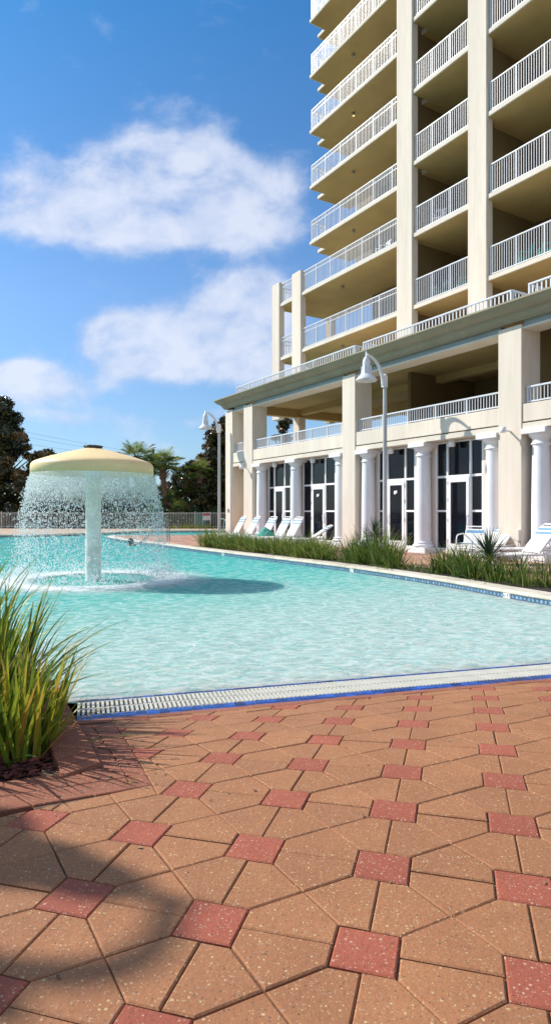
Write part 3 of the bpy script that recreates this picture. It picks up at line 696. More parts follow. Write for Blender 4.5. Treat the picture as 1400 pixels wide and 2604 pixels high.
for x in (-1.54, -1.12, 4.80, 5.30): railing(.02, 1.6, x, 6.66, 7.05, 2, .13, along='y', bw_=.035)
railing(-1.54, -1.12, 1.6, 6.66, 7.05, 1, .13, bw_=.035); railing(4.80, 5.30, 1.6, 6.66, 7.05, 1, .13, bw_=.035)
railing(.02, 7.0, -10.13, 6.66, 7.05, 6, .13, along='y', bw_=.035)
# ---- tower
TV = 4.9; FP = 2.985; Z0 = 9.75; NF = 8; ZT = Z0 + FP*NF
for a, b, zt_ in ((-15.08,-14.33,14.1),(-13.04,-12.20,14.1),(-4.86,-3.94,ZT),(-.98,-.12,ZT),(5.55,6.45,ZT)):
    bx('pillar', STUCCO, a, b, TV, TV+.35, 6.5, zt_, bev=.02)
ST = .165
def slab(poly, z): q = MB(); q.prism(poly, z, z+ST); o = q.build('balcony_slab', [STUCCO2], B); bevel(o, .01); return o
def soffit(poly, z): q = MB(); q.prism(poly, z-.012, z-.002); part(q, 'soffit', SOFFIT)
BK = 8.1
for k in range(NF+1):
    z = Z0 + FP*k
    if k <= 1:
        slab([(-14.9,TV+.06),(-3.942,TV+.06),(-3.942,BK+.9),(-14.9,BK+.9)], z)
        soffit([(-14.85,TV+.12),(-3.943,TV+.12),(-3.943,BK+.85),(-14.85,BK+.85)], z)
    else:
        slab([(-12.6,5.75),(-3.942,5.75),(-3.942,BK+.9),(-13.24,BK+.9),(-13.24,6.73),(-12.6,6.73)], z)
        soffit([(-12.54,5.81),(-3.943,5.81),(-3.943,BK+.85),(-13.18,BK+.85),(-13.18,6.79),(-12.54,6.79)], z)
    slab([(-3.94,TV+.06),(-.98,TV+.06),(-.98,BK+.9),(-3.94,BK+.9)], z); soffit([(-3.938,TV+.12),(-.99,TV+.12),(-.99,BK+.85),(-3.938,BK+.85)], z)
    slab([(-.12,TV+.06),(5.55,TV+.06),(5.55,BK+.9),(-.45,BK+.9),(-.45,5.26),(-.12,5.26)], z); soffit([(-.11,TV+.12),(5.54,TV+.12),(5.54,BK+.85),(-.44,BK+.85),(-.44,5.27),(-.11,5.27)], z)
    if k == NF: break
    zr = z + ST
    if k <= 1:
        railing(-12.15, -4.9, TV+.14, zr, zr+1.10, 6, .105, True); railing(-14.3, -13.06, TV+.14, zr, zr+1.10, 1, .105, True)
        railing(TV+.4, BK+.7, -14.75, zr, zr+1.10, 3, .105, True, along='y')
    else:
        railing(-12.52, -4.9, 5.84, zr, zr+1.10, 6, .105, True)
        railing(5.86, 6.70, -12.50, zr, zr+1.10, 1, .105, True, along='y')
    railing(-3.86, -1.02, TV+.14, zr, zr+1.08, 3, .105); railing(-.05, 5.5, TV+.14, zr, zr+1.08, 5, .105)
# walls behind the balconies
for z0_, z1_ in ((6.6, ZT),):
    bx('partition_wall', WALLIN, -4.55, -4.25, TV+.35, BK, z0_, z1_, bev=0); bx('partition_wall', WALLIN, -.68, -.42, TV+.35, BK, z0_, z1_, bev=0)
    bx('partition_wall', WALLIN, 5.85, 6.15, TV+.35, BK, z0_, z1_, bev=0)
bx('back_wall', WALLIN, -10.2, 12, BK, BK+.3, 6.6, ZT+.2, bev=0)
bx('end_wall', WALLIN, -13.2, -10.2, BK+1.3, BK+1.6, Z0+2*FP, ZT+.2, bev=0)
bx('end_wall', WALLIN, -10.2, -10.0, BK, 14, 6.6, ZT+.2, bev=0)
bx('rear_pillar', OCHRE, -14.9, -14.5, BK+.4, BK+.8, 6.6, Z0+FP, bev=0)
bx('roof', STUCCO, -10.0, 12, 5.3, 14, ZT+.2, ZT+1.0)
for k in range(-1, NF):
    z = Z0 + FP*k + ST
    for x0, x1 in ((-9.6,-7.2),(-3.6,-1.4),(.5,2.9),(3.4,5.2)): bx('balcony_glazing', GLASSB, x0, x1, BK-.03, BK-.01, z+.05, z+2.2, bev=0)
# little ceiling lamps, two of them on
LITM = bpy.data.materials.new('lit_lamp'); LITM.use_nodes = True; e = LITM.node_tree.nodes['Principled BSDF']; e.inputs['Emission Color'].default_value = (1,.72,.25,1); e.inputs['Emission Strength'].default_value = 1.1; e.inputs['Base Color'].default_value = (.8,.6,.3,1)
LAMPC = mat('can_lamp', (.34,.31,.24), .5, .1, 5)
for k in range(0, NF+1):
    for x in (-9.9,-5.6,2.4):
        z = Z0 + FP*k - .012; v = 6.6 if (x < -4 and k > 1) else 5.9
        q = MB(); q.lathe([(.001,z),(.075,z),(.075,z-.15),(.06,z-.16),(.001,z-.16)], x, v, 12)
        lit = (k == 4 and x == -9.9) or (k == 4 and x == -5.6)
        o = part(q, 'ceiling_lamp', LAMPC)
        if lit: q = MB(); q.lathe([(.001,z-.161),(.062,z-.161),(.05,z-.172),(.001,z-.174)], x, v, 12); part(q, 'bulb', LITM, o); o['label'] = 'small ceiling lamp that is switched on'
# can lamps under the lintel
for u in (-7.3, -4.5, -.1, 2.5, 6.9):
    q = MB(); q.lathe([(.001,3.44),(.10,3.44),(.10,3.26),(.085,3.24),(.001,3.24)], u, .30, 14); part(q, 'downlight', WHITE)
# camera / floodlight brackets and boxes on the pillars
def bracket(u, z):
    q = MB(); q.bar((u,-.002,z),(u,-.26,z+.02),.035); q.bar((u,-.26,z-.02),(u+.04,-.26,z+.1),.06); q.lathe([(.02,z+.10),(.07,z+.09),(.085,z-.02),(.07,z-.05),(.001,z-.05)], u+.02, -.30, 12)
    part(q, 'wall_spotlight', LAMPW)
bracket(-9.15, 3.30); bracket(4.75, 3.42)
bx('outlet_box', LAMPC, -10.98, -10.88, -.04, 0, 1.35, 1.50, bev=.004)
bx('junction_box', STUCCO2, 4.98, 5.075, -.09, -.002, .62, .90, bev=.006)
cq = MB(); cq.tube([(5.03,-.03,.62),(5.03,-.03,.14)], .012, 6); cq.tube([(4.98,-.04,.66),(4.7,-.05,.72),(4.45,-.03,.70)], .007, 5); part(cq, 'conduit', GREYM)
# balcony furniture seen through the rails
PLG = mat('green_resin', (.04,.30,.24), .5, .1, 4); PLW = mat('white_resin', (.75,.75,.75), .5, .05, 4)
def bchair(u, v, z, m, label):
    t = empty('balcony_chair', bw(u, v, z), BR + rnd.uniform(-.6,.6), label, 'balcony chair', 'chairs on the balconies')
    q = MB(); q.box(-.24,.24,-.22,.22,.40,.44); q.build('seat', m, t)
    q = MB(); 
    for s in np.linspace(-.2,.2,5): q.bar((s,.22,.44),(s,.34,.95),.05,.02)
    q.bar((-.24,.34,.95),(.24,.34,.95),.05); q.build('backrest', m, t)
    for sx in (-.22,.22):
        for sy in (-.2,.2): q = MB(); q.bar((sx,sy,0),(sx,sy,.41),.035); q.build('leg', m, t)
        q = MB(); q.bar((sx,-.2,.64),(sx,.26,.66),.045,.03); q.bar((sx,-.2,.42),(sx,-.2,.64),.03); q.build('armrest', m, t)
zb0 = Z0+ST
bchair(-3.0, 5.7, zb0, PLG, 'green chair on the lowest middle balcony, left of the two'); bchair(-2.0, 5.8, zb0, PLG, 'green chair on the lowest middle balcony, right of the two')
bchair(.8, 5.7, zb0, PLG, 'green chair at the left end of the lowest right balcony'); bchair(1.7, 5.8, zb0, PLG, 'second green chair from the left on the lowest right balcony')
bchair(-3.1, 5.6, zb0+FP, PLW, 'white chair on the middle balcony one floor above the green chairs')
bchair(-7.5, 6.5, zb0+3*FP, PLW, 'white chair on the fourth balcony up, left bay'); bchair(-11.6, 6.5, zb0+3*FP, PLW, 'white chair at the left tip of the fourth balcony up')
bchair(-6.8, 5.8, zb0+FP, PLW, 'white chair on the second balcony up, left bay'); bchair(-11.5, 6.4, zb0+4*FP, PLW, 'white chair at the left tip of the fifth balcony up')

# ================================================================ street lamps
def lamp(loc, ang, label, hz=5.8):
    t = empty('street_lamp', loc, ang, label, 'street lamp', 'gooseneck lamps round the pool')
    q = MB(); q.tube([(0,0,-.05),(0,0,4.60),(0,0,5.02)], [.070,.060,.058], 12); q.lathe([(.11,0),(.11,.05),(.075,.07)],0,0,12); q.build('pole', GREYM, t)
    q = MB(); q.lathe([(.068,4.98),(.068,5.03),(.064,5.05),(.001,5.06)],0,0,12); q.box(-.065,.10,-.055,.055,4.94,5.30); q.lathe([(.0,5.36),(.045,5.34),(.05,5.29),(.05,5.26)], -.02, 0, 10); bevel(q.build('collar', LAMPW, t), .01)
    pts = []; 
    for k in range(13):
        a = k/12*R(84); pts.append((.07 + .66*(1-math.cos(a))*1.02, 0, 5.02 + .80*math.sin(a)*1.02))
    q = MB(); q.tube(pts, [.062 - .026*k/12 for k in range(13)], 10); q.build('arm', LAMPW, t)
    hx = .71
    q = MB(); q.lathe([(.001,5.93),(.022,5.92),(.028,5.78),(.07,5.74),(.105,5.66),(.115,5.55),(.105,5.44),(.10,5.40),(.13,5.36),(.135,5.30),(.17,5.25),(.26,5.16),(.305,5.10),(.31,5.075),(.30,5.06),(.285,5.075),(.16,5.20),(.05,5.24),(.001,5.24)], hx, 0, 24); q.build('lamp_shade', LAMPW, t)
    q = MB()
    for s in range(4):
        a = s*math.pi/2+.5; q.bar((hx+.135*math.cos(a),.135*math.sin(a),5.28),(hx+.125*math.cos(a),.125*math.sin(a),5.50),.04)
    q.build('bracket', LAMPW, t)
    q = MB(); q.lathe([(.001,5.14),(.10,5.13),(.13,5.17),(.10,5.22)], hx, 0, 14); q.build('bulb_housing', DARKM, t)
    return t
AV = math.atan2(-VV.y, -VV.x)
lamp((px(978,18.87), 18.87, .12), AV, 'near tall grey gooseneck street lamp with bell shade in front of the glass doors')
lamp((px(557,29.6), 29.6, .12), AV, 'far gooseneck street lamp with bell shade at the left end of the building')
LAMP3 = lamp((-6.60, 3.88, .12), math.atan2(.90, -.42), 'gooseneck street lamp left of the planting bed')

# ================================================================ mushroom fountain
FX, FY = px(237, 12.56), 12.56
ft = empty('mushroom_fountain', (FX, FY, 0), 0, 'cream mushroom water feature standing in the pool, water falling from its rim', 'fountain')
q = MB(); q.lathe([(.155,-.4),(.155,.35),(.15,1.2),(.15,2.0),(.19,2.15),(.30,2.24)], 0, 0, 28); q.build('stem', STEM, ft)
q = MB(); RC = 1.17
prof = [(.001,2.64),(.12,2.62),(.5,2.525),(.85,2.425),(1.04,2.36),(1.12,2.325),(1.160,2.285),(1.172,2.25),(1.175,2.10),(1.160,2.092),(1.145,2.10),(1.13,2.2),(.9,2.27),(.3,2.28)]
q.lathe(prof, 0, 0, 64); q.build('canopy', CREAM, ft)
q = MB(); q.lathe([(.05,2.60),(.17,2.62),(.175,2.65),(.13,2.66),(.001,2.665)], 0, 0, 18)
for k in range(10): a = k*.628; q.bar((.06*math.cos(a),.06*math.sin(a),2.67),(.19*math.cos(a),.19*math.sin(a),2.65),.03,.02)
q.build('cap_nozzle', DARKM, ft)
def drop_mat(name, a=.5):
    m = bpy.data.materials.new(name); m.use_nodes = True; t = m.node_tree; L = t.links.new
    p = t.nodes['Principled BSDF']; p.inputs['Base Color'].default_value = (.88,.93,.94,1); p.inputs['Roughness'].default_value = .1; p.inputs['Specular IOR Level'].default_value = .8
    tr = N(t, 'ShaderNodeBsdfTransparent'); ms = N(t, 'ShaderNodeMixShader'); ms.inputs[0].default_value = a
    tl_ = N(t, 'ShaderNodeBsdfTranslucent'); tl_.inputs[0].default_value = (.95,.97,.97,1); m1_ = N(t, 'ShaderNodeMixShader'); m1_.inputs[0].default_value = .45; L(p.outputs[0], m1_.inputs[1]); L(tl_.outputs[0], m1_.inputs[2])
    L(tr.outputs[0], ms.inputs[1]); L(m1_.outputs[0], ms.inputs[2]); L(ms.outputs[0], t.nodes['Material Output'].inputs[0]); return m
def film_mat():
    m = bpy.data.materials.new('water_film'); m.use_nodes = True; t = m.node_tree; L = t.links.new
    p = t.nodes['Principled BSDF']; p.inputs['Base Color'].default_value = (.84,.90,.88,1); p.inputs['Roughness'].default_value = .15; p.inputs['Specular IOR Level'].default_value = .8
    ts = N(t, 'ShaderNodeBsdfTranslucent'); ts.inputs[0].default_value = (.86,.92,.90,1); m0 = N(t, 'ShaderNodeMixShader'); m0.inputs[0].default_value = .45; L(p.outputs[0], m0.inputs[1]); L(ts.outputs[0], m0.inputs[2])
    tc = N(t, 'ShaderNodeTexCoord'); sp = N(t, 'ShaderNodeSeparateXYZ'); L(tc.outputs['Object'], sp.inputs[0])
    mp = N(t, 'ShaderNodeMapping'); mp.inputs['Scale'].default_value = (1,1,.45); L(tc.outputs['Object'], mp.inputs[0])
    def noi(s, d): n = N(t, 'ShaderNodeTexNoise'); n.inputs['Scale'].default_value = s; n.inputs['Detail'].default_value = d; n.inputs['Roughness'].default_value = .65; L(mp.outputs[0], n.inputs['Vector']); return n.outputs['Fac']
    f = MA(t, 'ADD', MA(t, 'MULTIPLY', noi(24, 5), .6), MA(t, 'MULTIPLY', noi(60, 4), .55))
    hz = N(t, 'ShaderNodeMapRange'); L(sp.outputs[2], hz.inputs[0]); hz.inputs[1].default_value = .2; hz.inputs[2].default_value = 2.0; hz.inputs[3].default_value = -.95; hz.inputs[4].default_value = .13
    v = MA(t, 'ADD', f, hz.outputs[0])
    al = N(t, 'ShaderNodeMapRange'); L(v, al.inputs[0]); al.inputs[1].default_value = .38; al.inputs[2].default_value = .70; al.inputs[3].default_value = 0; al.inputs[4].default_value = .62
    tr = N(t, 'ShaderNodeBsdfTransparent'); tr.inputs[0].default_value = (.99,1,1,1); ms = N(t, 'ShaderNodeMixShader'); L(al.outputs[0], ms.inputs[0])
    L(tr.outputs[0], ms.inputs[1]); L(m0.outputs[0], ms.inputs[2]); L(ms.outputs[0], t.nodes['Material Output'].inputs[0])
    bp = N(t, 'ShaderNodeBump'); bp.inputs['Strength'].default_value = .6; bp.inputs['Distance'].default_value = .03; L(f, bp.inputs['Height']); L(bp.outputs[0], p.inputs['Normal']); return m
def rv(z): return 1.172 + .27*max(0,1-(z/2.09))**.72
q = MB(); q.lathe([(rv(z), z) for z in (2.10,2.04,1.95,1.8,1.6,1.35,1.1,.8,.5,.25,.04)], FX, FY, 96)
rg = np.random.default_rng(3); nd = 17500
vs = []; fs = []; to = []
for k in range(nd):
    a = rg.uniform(0, 2*math.pi); u = rg.random(); z = 2.02*(1-u**1.1) if k < 13000 else rg.uniform(0,.26)
    sp_ = .012 + .11*(1-z/2.05)
    r = rv(min(z,2.05)) + rg.normal(0, sp_) if k < 13000 else 1.45 + rg.normal(0,.16)
    if k > 16200: r += abs(rg.normal(0,.25)); z = rg.uniform(0,2)*rg.random()
    s = rg.uniform(.003,.0105)*(1.3 if rg.random() < .07 else 1); el = rg.uniform(1.0,2.6)
    c = np.array([FX + r*math.cos(a), FY + r*math.sin(a), max(z,.01)]); o = len(vs)
    for d in ((s,0,0),(-s,0,0),(0,s,0),(0,-s,0),(0,0,s*el),(0,0,-s*el)): vs.append(tuple(c+d))
    fs += [(o,o+2,o+4),(o+2,o+1,o+4),(o+1,o+3,o+4),(o+3,o,o+4),(o+2,o,o+5),(o+1,o+2,o+5),(o+3,o+1,o+5),(o,o+3,o+5)]
q.add(vs, fs, 1, .5, True)
tag(q.build('falling_water', [film_mat(), drop_mat('droplet', .8)]), 'curtain of water drops falling from the rim of the mushroom fountain', kind='stuff')
# foam ring where the curtain lands
def foam_mat():
    m = bpy.data.materials.new('foam'); m.use_nodes = True; t = m.node_tree; L = t.links.new
    p = t.nodes['Principled BSDF']; p.inputs['Base Color'].default_value = (.80,.86,.86,1); p.inputs['Roughness'].default_value = .6
    tc = N(t, 'ShaderNodeTexCoord'); at = N(t, 'ShaderNodeAttribute'); at.attribute_name = 'tone'
    n = N(t, 'ShaderNodeTexNoise'); n.inputs['Scale'].default_value = 9; n.inputs['Detail'].default_value = 7; n.inputs['Roughness'].default_value = .7; L(tc.outputs['Object'], n.inputs['Vector'])
    v = MA(t, 'ADD', MA(t, 'SUBTRACT', n.outputs['Fac'], .5), at.outputs['Fac'])
    al = N(t, 'ShaderNodeMapRange'); L(v, al.inputs[0]); al.inputs[1].default_value = .22; al.inputs[2].default_value = .85; al.inputs[3].default_value = 0; al.inputs[4].default_value = .92
    tr = N(t, 'ShaderNodeBsdfTransparent'); ms = N(t, 'ShaderNodeMixShader'); L(al.outputs[0], ms.inputs[0]); L(tr.outputs[0], ms.inputs[1]); L(p.outputs[0], ms.inputs[2]); L(ms.outputs[0], t.nodes['Material Output'].inputs[0]); return m
q = MB(); rr = [(.95,0),(1.12,.3),(1.28,.7),(1.46,1.05),(1.70,.75),(2.0,.45),(2.45,.25),(3.1,0)]; n = 96
vs = []; o = 0
for (r, tn) in rr:
    for j in range(n):
        a = 2*math.pi*j/n; vs.append((FX+r*math.cos(a), FY+r*math.sin(a), .012 + .03*max(0,tn)*rnd.random()))
q.add(vs, [(i*n+j,i*n+(j+1)%n,(i+1)*n+(j+1)%n,(i+1)*n+j) for i in range(len(rr)-1) for j in range(n)], 0, 0, True)
q.t = [tn for (_, tn) in rr for j in range(n)]
tag(q.build('foam', foam_mat()), 'ring of white foam on the water around the fountain', kind='stuff')
# ================================================================ grasses and strappy plants
LEAFA = ramp_mat('strappy_leaf', [(0,(.025,.06,.012)),(.3,(.08,.15,.02)),(.6,(.20,.28,.028)),(.82,(.42,.40,.035)),(1,(.48,.26,.05))], .38, .38)
LEAFB = ramp_mat('hedge_leaf', [(0,(.03,.07,.012)),(.35,(.09,.16,.025)),(.7,(.20,.26,.045)),(1,(.36,.32,.09))], .42, .35)
LEAFC = ramp_mat('yucca_leaf', [(0,(.015,.04,.025)),(.5,(.035,.075,.04)),(.85,(.10,.13,.05)),(1,(.30,.22,.10))], .4, .15)
def blade(mb, base, az, lean, length, width, droop, tone, seg=6, twist=0.0):
    """one leaf: a tapering strip with a shallow V section that arches over"""
    d = Vector((math.cos(az), math.sin(az), 0)); side = Vector((-d.y, d.x, 0)); p = Vector(base); el = math.pi/2 - lean
    vs = []
    for k in range(seg+1):
        t = k/seg; w = width*(1-t**2.2)*(.55+.45*min(1,t*4)) + .0006
        s = (side*math.cos(twist*t) + Vector((0,0,1))*math.sin(twist*t))*w/2
        up = Vector((-d.x*math.sin(el), -d.y*math.sin(el), math.cos(el)))*w*.22
        vs += [p - s + up, p, p + s + up]
        p = p + (d*math.cos(el) + Vector((0,0,1))*math.sin(el))*(length/seg); el -= droop/seg*(.4+1.2*t)
    fs = []
    for k in range(seg):
        a = 3*k; fs += [(a,a+1,a+4,a+3),(a+1,a+2,a+5,a+4)]
    o = len(mb.v); mb.add(vs, fs, 0, tone, True)
def clump(name, x, y, z, n, hgt, wid, spread, m, label, cat='plant', group=None, lean=.55, droop=1.0, tone=(0,1), seg=6, seed=1, azr=None):
    r = random.Random(seed); q = MB()
    for k in range(n):
        a = r.uniform(0, 2*math.pi) if not azr else r.uniform(*azr); rr = spread*r.random()**.6; a2 = a + r.uniform(-.9,.9)
        l = hgt*r.uniform(.55,1.12); le = abs(r.gauss(0,lean))*(.4+.8*rr/spread); le = min(le, 1.25)
        tn = min(1,max(0, r.gauss((tone[0]+tone[1])/2, (tone[1]-tone[0])/3.2)))
        blade(q, (rr*math.cos(a), rr*math.sin(a), -.02), a2, le, l, wid*r.uniform(.6,1.15), droop*r.uniform(.3,1.5), tn, seg, r.uniform(-.6,.6))
    o = q.build(name, m); o.location = (x, y, z); return tag(o, label, cat, group)
# big clumps at the left foreground
clump('strappy_plant', -1.40, 3.22, .12, 240, .60, .032, .26, LEAFA, 'nearest yellow green strappy clump at left, beside the brick kerb', lean=.42, droop=.6, tone=(.3,1.05), seed=11, seg=7)
clump('strappy_plant', -1.72, 3.05, .12, 170, .58, .026, .24, LEAFA, 'yellow green strappy clump cut by the left edge of the photo', lean=.36, droop=.5, tone=(.35,1.1), seed=12, seg=7)
clump('strappy_plant', -1.78, 3.88, .12, 250, .84, .030, .25, LEAFA, 'tall dark green strappy clump leaning over the pool, behind the nearest clump', lean=.44, droop=.62, tone=(.1,.85), seed=13, seg=8)
clump('strappy_plant', -2.25, 4.3, .12, 190, 1.04, .032, .28, LEAFA, 'tallest strappy clump, farthest of the ones at left', lean=.40, droop=.7, tone=(.1,.85), seed=14, seg=8)
clump('strappy_plant', -2.2, 3.5, .12, 200, .9, .015, .28, LEAFA, 'strappy clump in the left bed outside the picture edge', lean=.4, droop=.8, tone=(.05,.8), seed=15)
# the long bed: clumps set out just behind the coping
def along(yy, off):       # point on the coping line at depth yy, moved outwards
    i = min(range(len(CR)), key=lambda i: abs(CR[i].y - yy) + (100 if CR[i].x < -7.5 else 0)); p = CR[i] + CRN[i]*off; return p
def along_px(p_, off):       # point of the bed where a line of sight at slope p_ meets it
    return min((CR[i] + CRN[i]*off for i in range(len(CR)) if CR[i].x > -6 or CR[i].y < 28), key=lambda q: abs(700 + 1610*q.x/q.y - p_) if 5 < q.y < 30 else 1e9)
for k in range(17):
    p = along_px(528 + k*18.8, rnd.uniform(.60,.80))
    clump('lily_clump', p.x, p.y, .13, 120, rnd.uniform(.50,.86), .028, .28, LEAFB, 'green strappy lily clump in the dense row in front of the left loungers', 'plant', 'lily clumps in the dense left row', lean=.5, droop=1.25, tone=(.15,1.0), seg=5, seed=40+k)
    if k % 2 == 0:
        p = along_px(536 + k*17.6, 1.1); clump('lily_clump', p.x, p.y, .13, 80, rnd.uniform(.50,.80), .028, .26, LEAFB, 'green strappy lily clump in the dense row in front of the left loungers', 'plant', 'lily clumps in the dense left row', lean=.5, droop=1.2, tone=(.1,.9), seg=5, seed=80+k)
specs = [ # bearing, offset, n, height, label
 (884,.60,60,.42,'lily clump at the left end of the middle bed, before the beige pillar'),
 (898,.85,80,.52,'lily clump next to the left end of the middle bed'),
 (916,.60,90,.58,'lily clump left of the street lamp foot'),
 (944,.80,110,.72,'tall lily clump right at the street lamp foot'),
 (968,.60,110,.70,'broad green lily clump at the centre of the middle bed'),
 (992,.72,90,.60,'lily clump right of centre in the middle bed'),
 (1008,.55,70,.42,'low lily clump at the right end of the middle bed'),
 (1052,.55,14,.28,'tiny sprout in the gap between the two right beds'),
 (1108,.60,50,.38,'small olive clump at the left end of the right bed'),
 (1145,.75,110,.50,'dense bright green clump before the white door'),
 (1178,.60,130,.52,'dense bright green clump left of the fan palm'),
 (1212,.62,110,.50,'dense bright green clump touching the fan palm'),
 (1268,.62,80,.40,'olive clump right below the fan palm'),
 (1305,.75,60,.42,'loose clump below the right lounger'),
 (1340,.60,40,.34,'low sparse clump above the depth marker tile'),
 (1392,.85,70,.42,'clump at the right edge of the photo')]
for k, (yy, off, n, hh, lb) in enumerate(specs):
    p = along_px(yy, off); clump('lily_clump', p.x, p.y, .13, int(n*1.25), hh*1.42, .024, .25, LEAFB, lb, 'plant', lean=.52, droop=1.1, tone=(-.05,.85), seg=5, seed=140+k)
def yucca(x, y, z, hs, n, ln, label, seed, pts=1):
    t = empty('spiky_palm', (x, y, z), 0, label, 'plant'); r = random.Random(seed)
    q = MB(); q.tube([(0,0,-.05),(0,0,hs)], [.06,.045], 8); q.build('trunk', mat('yucca_stem_%d' % seed, (.10,.07,.04), .9, .3, 20), t)
    q = MB()
    for k in range(n):
        az = r.uniform(0,6.28); le = r.uniform(.05,1.75); blade(q, (0,0,hs-.03+r.uniform(-.05,.05)), az, le, ln*r.uniform(.7,1.1), .026, r.uniform(.0,.25), min(1,max(0,r.gauss(.45,.25))), 4)
    q.build('leaves', LEAFC, t)
p = along_px(1242,.95); yucca(p.x, p.y, .13, .40, 120, .62, 'spiky fan shaped palm before the lounger near the right pillar', 5)
p = along_px(957,.95); yucca(p.x, p.y, .13, .66, 80, .52, 'tall dark spiky plant at the foot of the near street lamp', 6)
p = along_px(1322,1.2); yucca(p.x, p.y, .13, .12, 45, .55, 'low spiky palm under the right lounger', 8)
p = along_px(925,1.0); yucca(p.x, p.y, .13, .22, 26, .45, 'small dark spiky plant before the column left of the street lamp', 9)
# ================================================================ trees
def leafcloud(name, blobs, n, size, m, parent, seed, tone0=.5, flat=.0, shell=.65):
    rg = np.random.default_rng(seed); vol = np.array([b[3]*b[4]*b[5] for b in blobs]); pr = vol**.75; pr /= pr.sum()
    idx = rg.choice(len(blobs), n, p=pr); B_ = np.array(blobs)[idx]
    d = rg.normal(size=(n,3)); d /= np.linalg.norm(d,axis=1)[:,None]; rad = (shell*.5 + (1-shell*.5)*rg.random(n)**.6)*rg.uniform(.7,1.35,n)
    c = B_[:,:3] + d*B_[:,3:6]*rad[:,None]
    nn = d + rg.normal(size=(n,3))*.8 + np.array([0,0,.35]); nn /= np.linalg.norm(nn,axis=1)[:,None]
    a = np.cross(nn, rg.normal(size=(n,3))); a /= np.linalg.norm(a,axis=1)[:,None]; b = np.cross(nn, a)
    s = size*rg.uniform(.6,1.3,n); A = a*s[:,None]; Bb = b*(s*.45)[:,None]
    V = np.stack([c-A, c-Bb*.9+A*.1, c+A, c+Bb*.9+A*.1], 1).reshape(-1,3)
    bt = rg.normal(0,.16,len(blobs))[idx]; tn = np.clip(tone0 + bt + rg.normal(0,.2,n), 0, 1)
    q = MB(); q.v = [tuple(x) for x in V]; q.f = [[4*i,4*i+1,4*i+2,4*i+3] for i in range(n)]; q.m = [0]*n; q.sm = [False]*n; q.t = list(np.repeat(tn,4))
    return q.build(name, m, parent)
MAG = ramp_mat('magnolia_leaf', [(0,(.014,.018,.006)),(.36,(.035,.042,.012)),(.56,(.10,.11,.025)),(.74,(.19,.085,.025)),(1,(.36,.19,.06))], .3, .12, .6)
GRN = ramp_mat('shrub_leaf', [(0,(.02,.05,.01)),(.5,(.06,.12,.02)),(1,(.20,.24,.04))], .5, .25)
BARK = mat('bark', (.11,.075,.05), .95, .3, 8, .6, 25)
PBARK = mat('palm_bark', (.20,.115,.065), .95, .35, 6, .8, 18)
def tree(x, y, blobs, n, size, label, seed, m=None, tr=.28, tone0=.42, top=None):
    t = empty('magnolia_tree' if m is None else 'leafy_tree', (x, y, .1), 0, label, 'tree')
    r = random.Random(seed); q = MB(); zc = top or max(b[2] for b in blobs)*.8
    q.tube([(0,0,-.1),(.05,0,zc*.3),(-.08,.05,zc*.65),(.02,0,zc)], [tr,tr*.8,tr*.5,tr*.12], 10)
    for b in blobs: z0 = max(.8, min(zc*.8, b[2]*.55)); q.tube([(0,0,z0),(b[0]*.5,b[1]*.5,(z0+b[2])/2+.1),(b[0],b[1],b[2])], [tr*.35,tr*.2,.02], 6)
    q.build('trunk', BARK, t); leafcloud('crown', blobs, n, size, m or MAG, t, seed, tone0+.06); return t
def rblobs(seed, n, cx, cz, rx, rz, rr, taper=0, zmin=.6):
    r = random.Random(seed); out = []
    while len(out) < n:
        x, y, z = r.uniform(-1,1), r.uniform(-1,1), r.uniform(-1,1)
        if x*x+y*y+(z*z if z > 0 else 0) > 1: continue
        zz = cz+z*rz; f = 1 - taper*max(0,(z+1)/2); 
        if zz < zmin: zz = zmin + r.random()*.5
        s = rr*r.uniform(.5,1.2)*(1-.35*taper*(z+1)/2); out.append((cx + x*rx*f, y*rx*.8*f, zz, s, s, s*.75))
    return out
# left magnolia (crown cut by the frame)
tree(-22.9, 52, rblobs(1, 200, 0, 5.4, 3.9, 5.4, .75, .5), 60000, .17, 'tall dark magnolia at the left edge of the photo, behind the fence', 21, tr=.35)
tree(-19.2, 53, rblobs(2, 110, 0, 3.3, 2.4, 3.2, .62, .45), 30000, .17, 'shorter dark magnolia right of the tall one at left', 22, tr=.22)
# trees seen through and below the water curtain
for k, (x, d, h, lb) in enumerate(((-17.2,56,2.3,'dark tree behind the fence seen through the left part of the water curtain'),(-14.2,57,2.5,'dark tree behind the fence seen left of the fountain stem'),
        (-11.4,57.5,2.2,'dark tree behind the fence seen right of the fountain stem'),(-8.8,58,2.4,'dark tree behind the tall brown palm'))):
    tree(x, d, rblobs(60+k, 80, 0, h, 2.5, h*1.0, .65, .3), 18000, .19, lb, 70+k, tone0=.35)
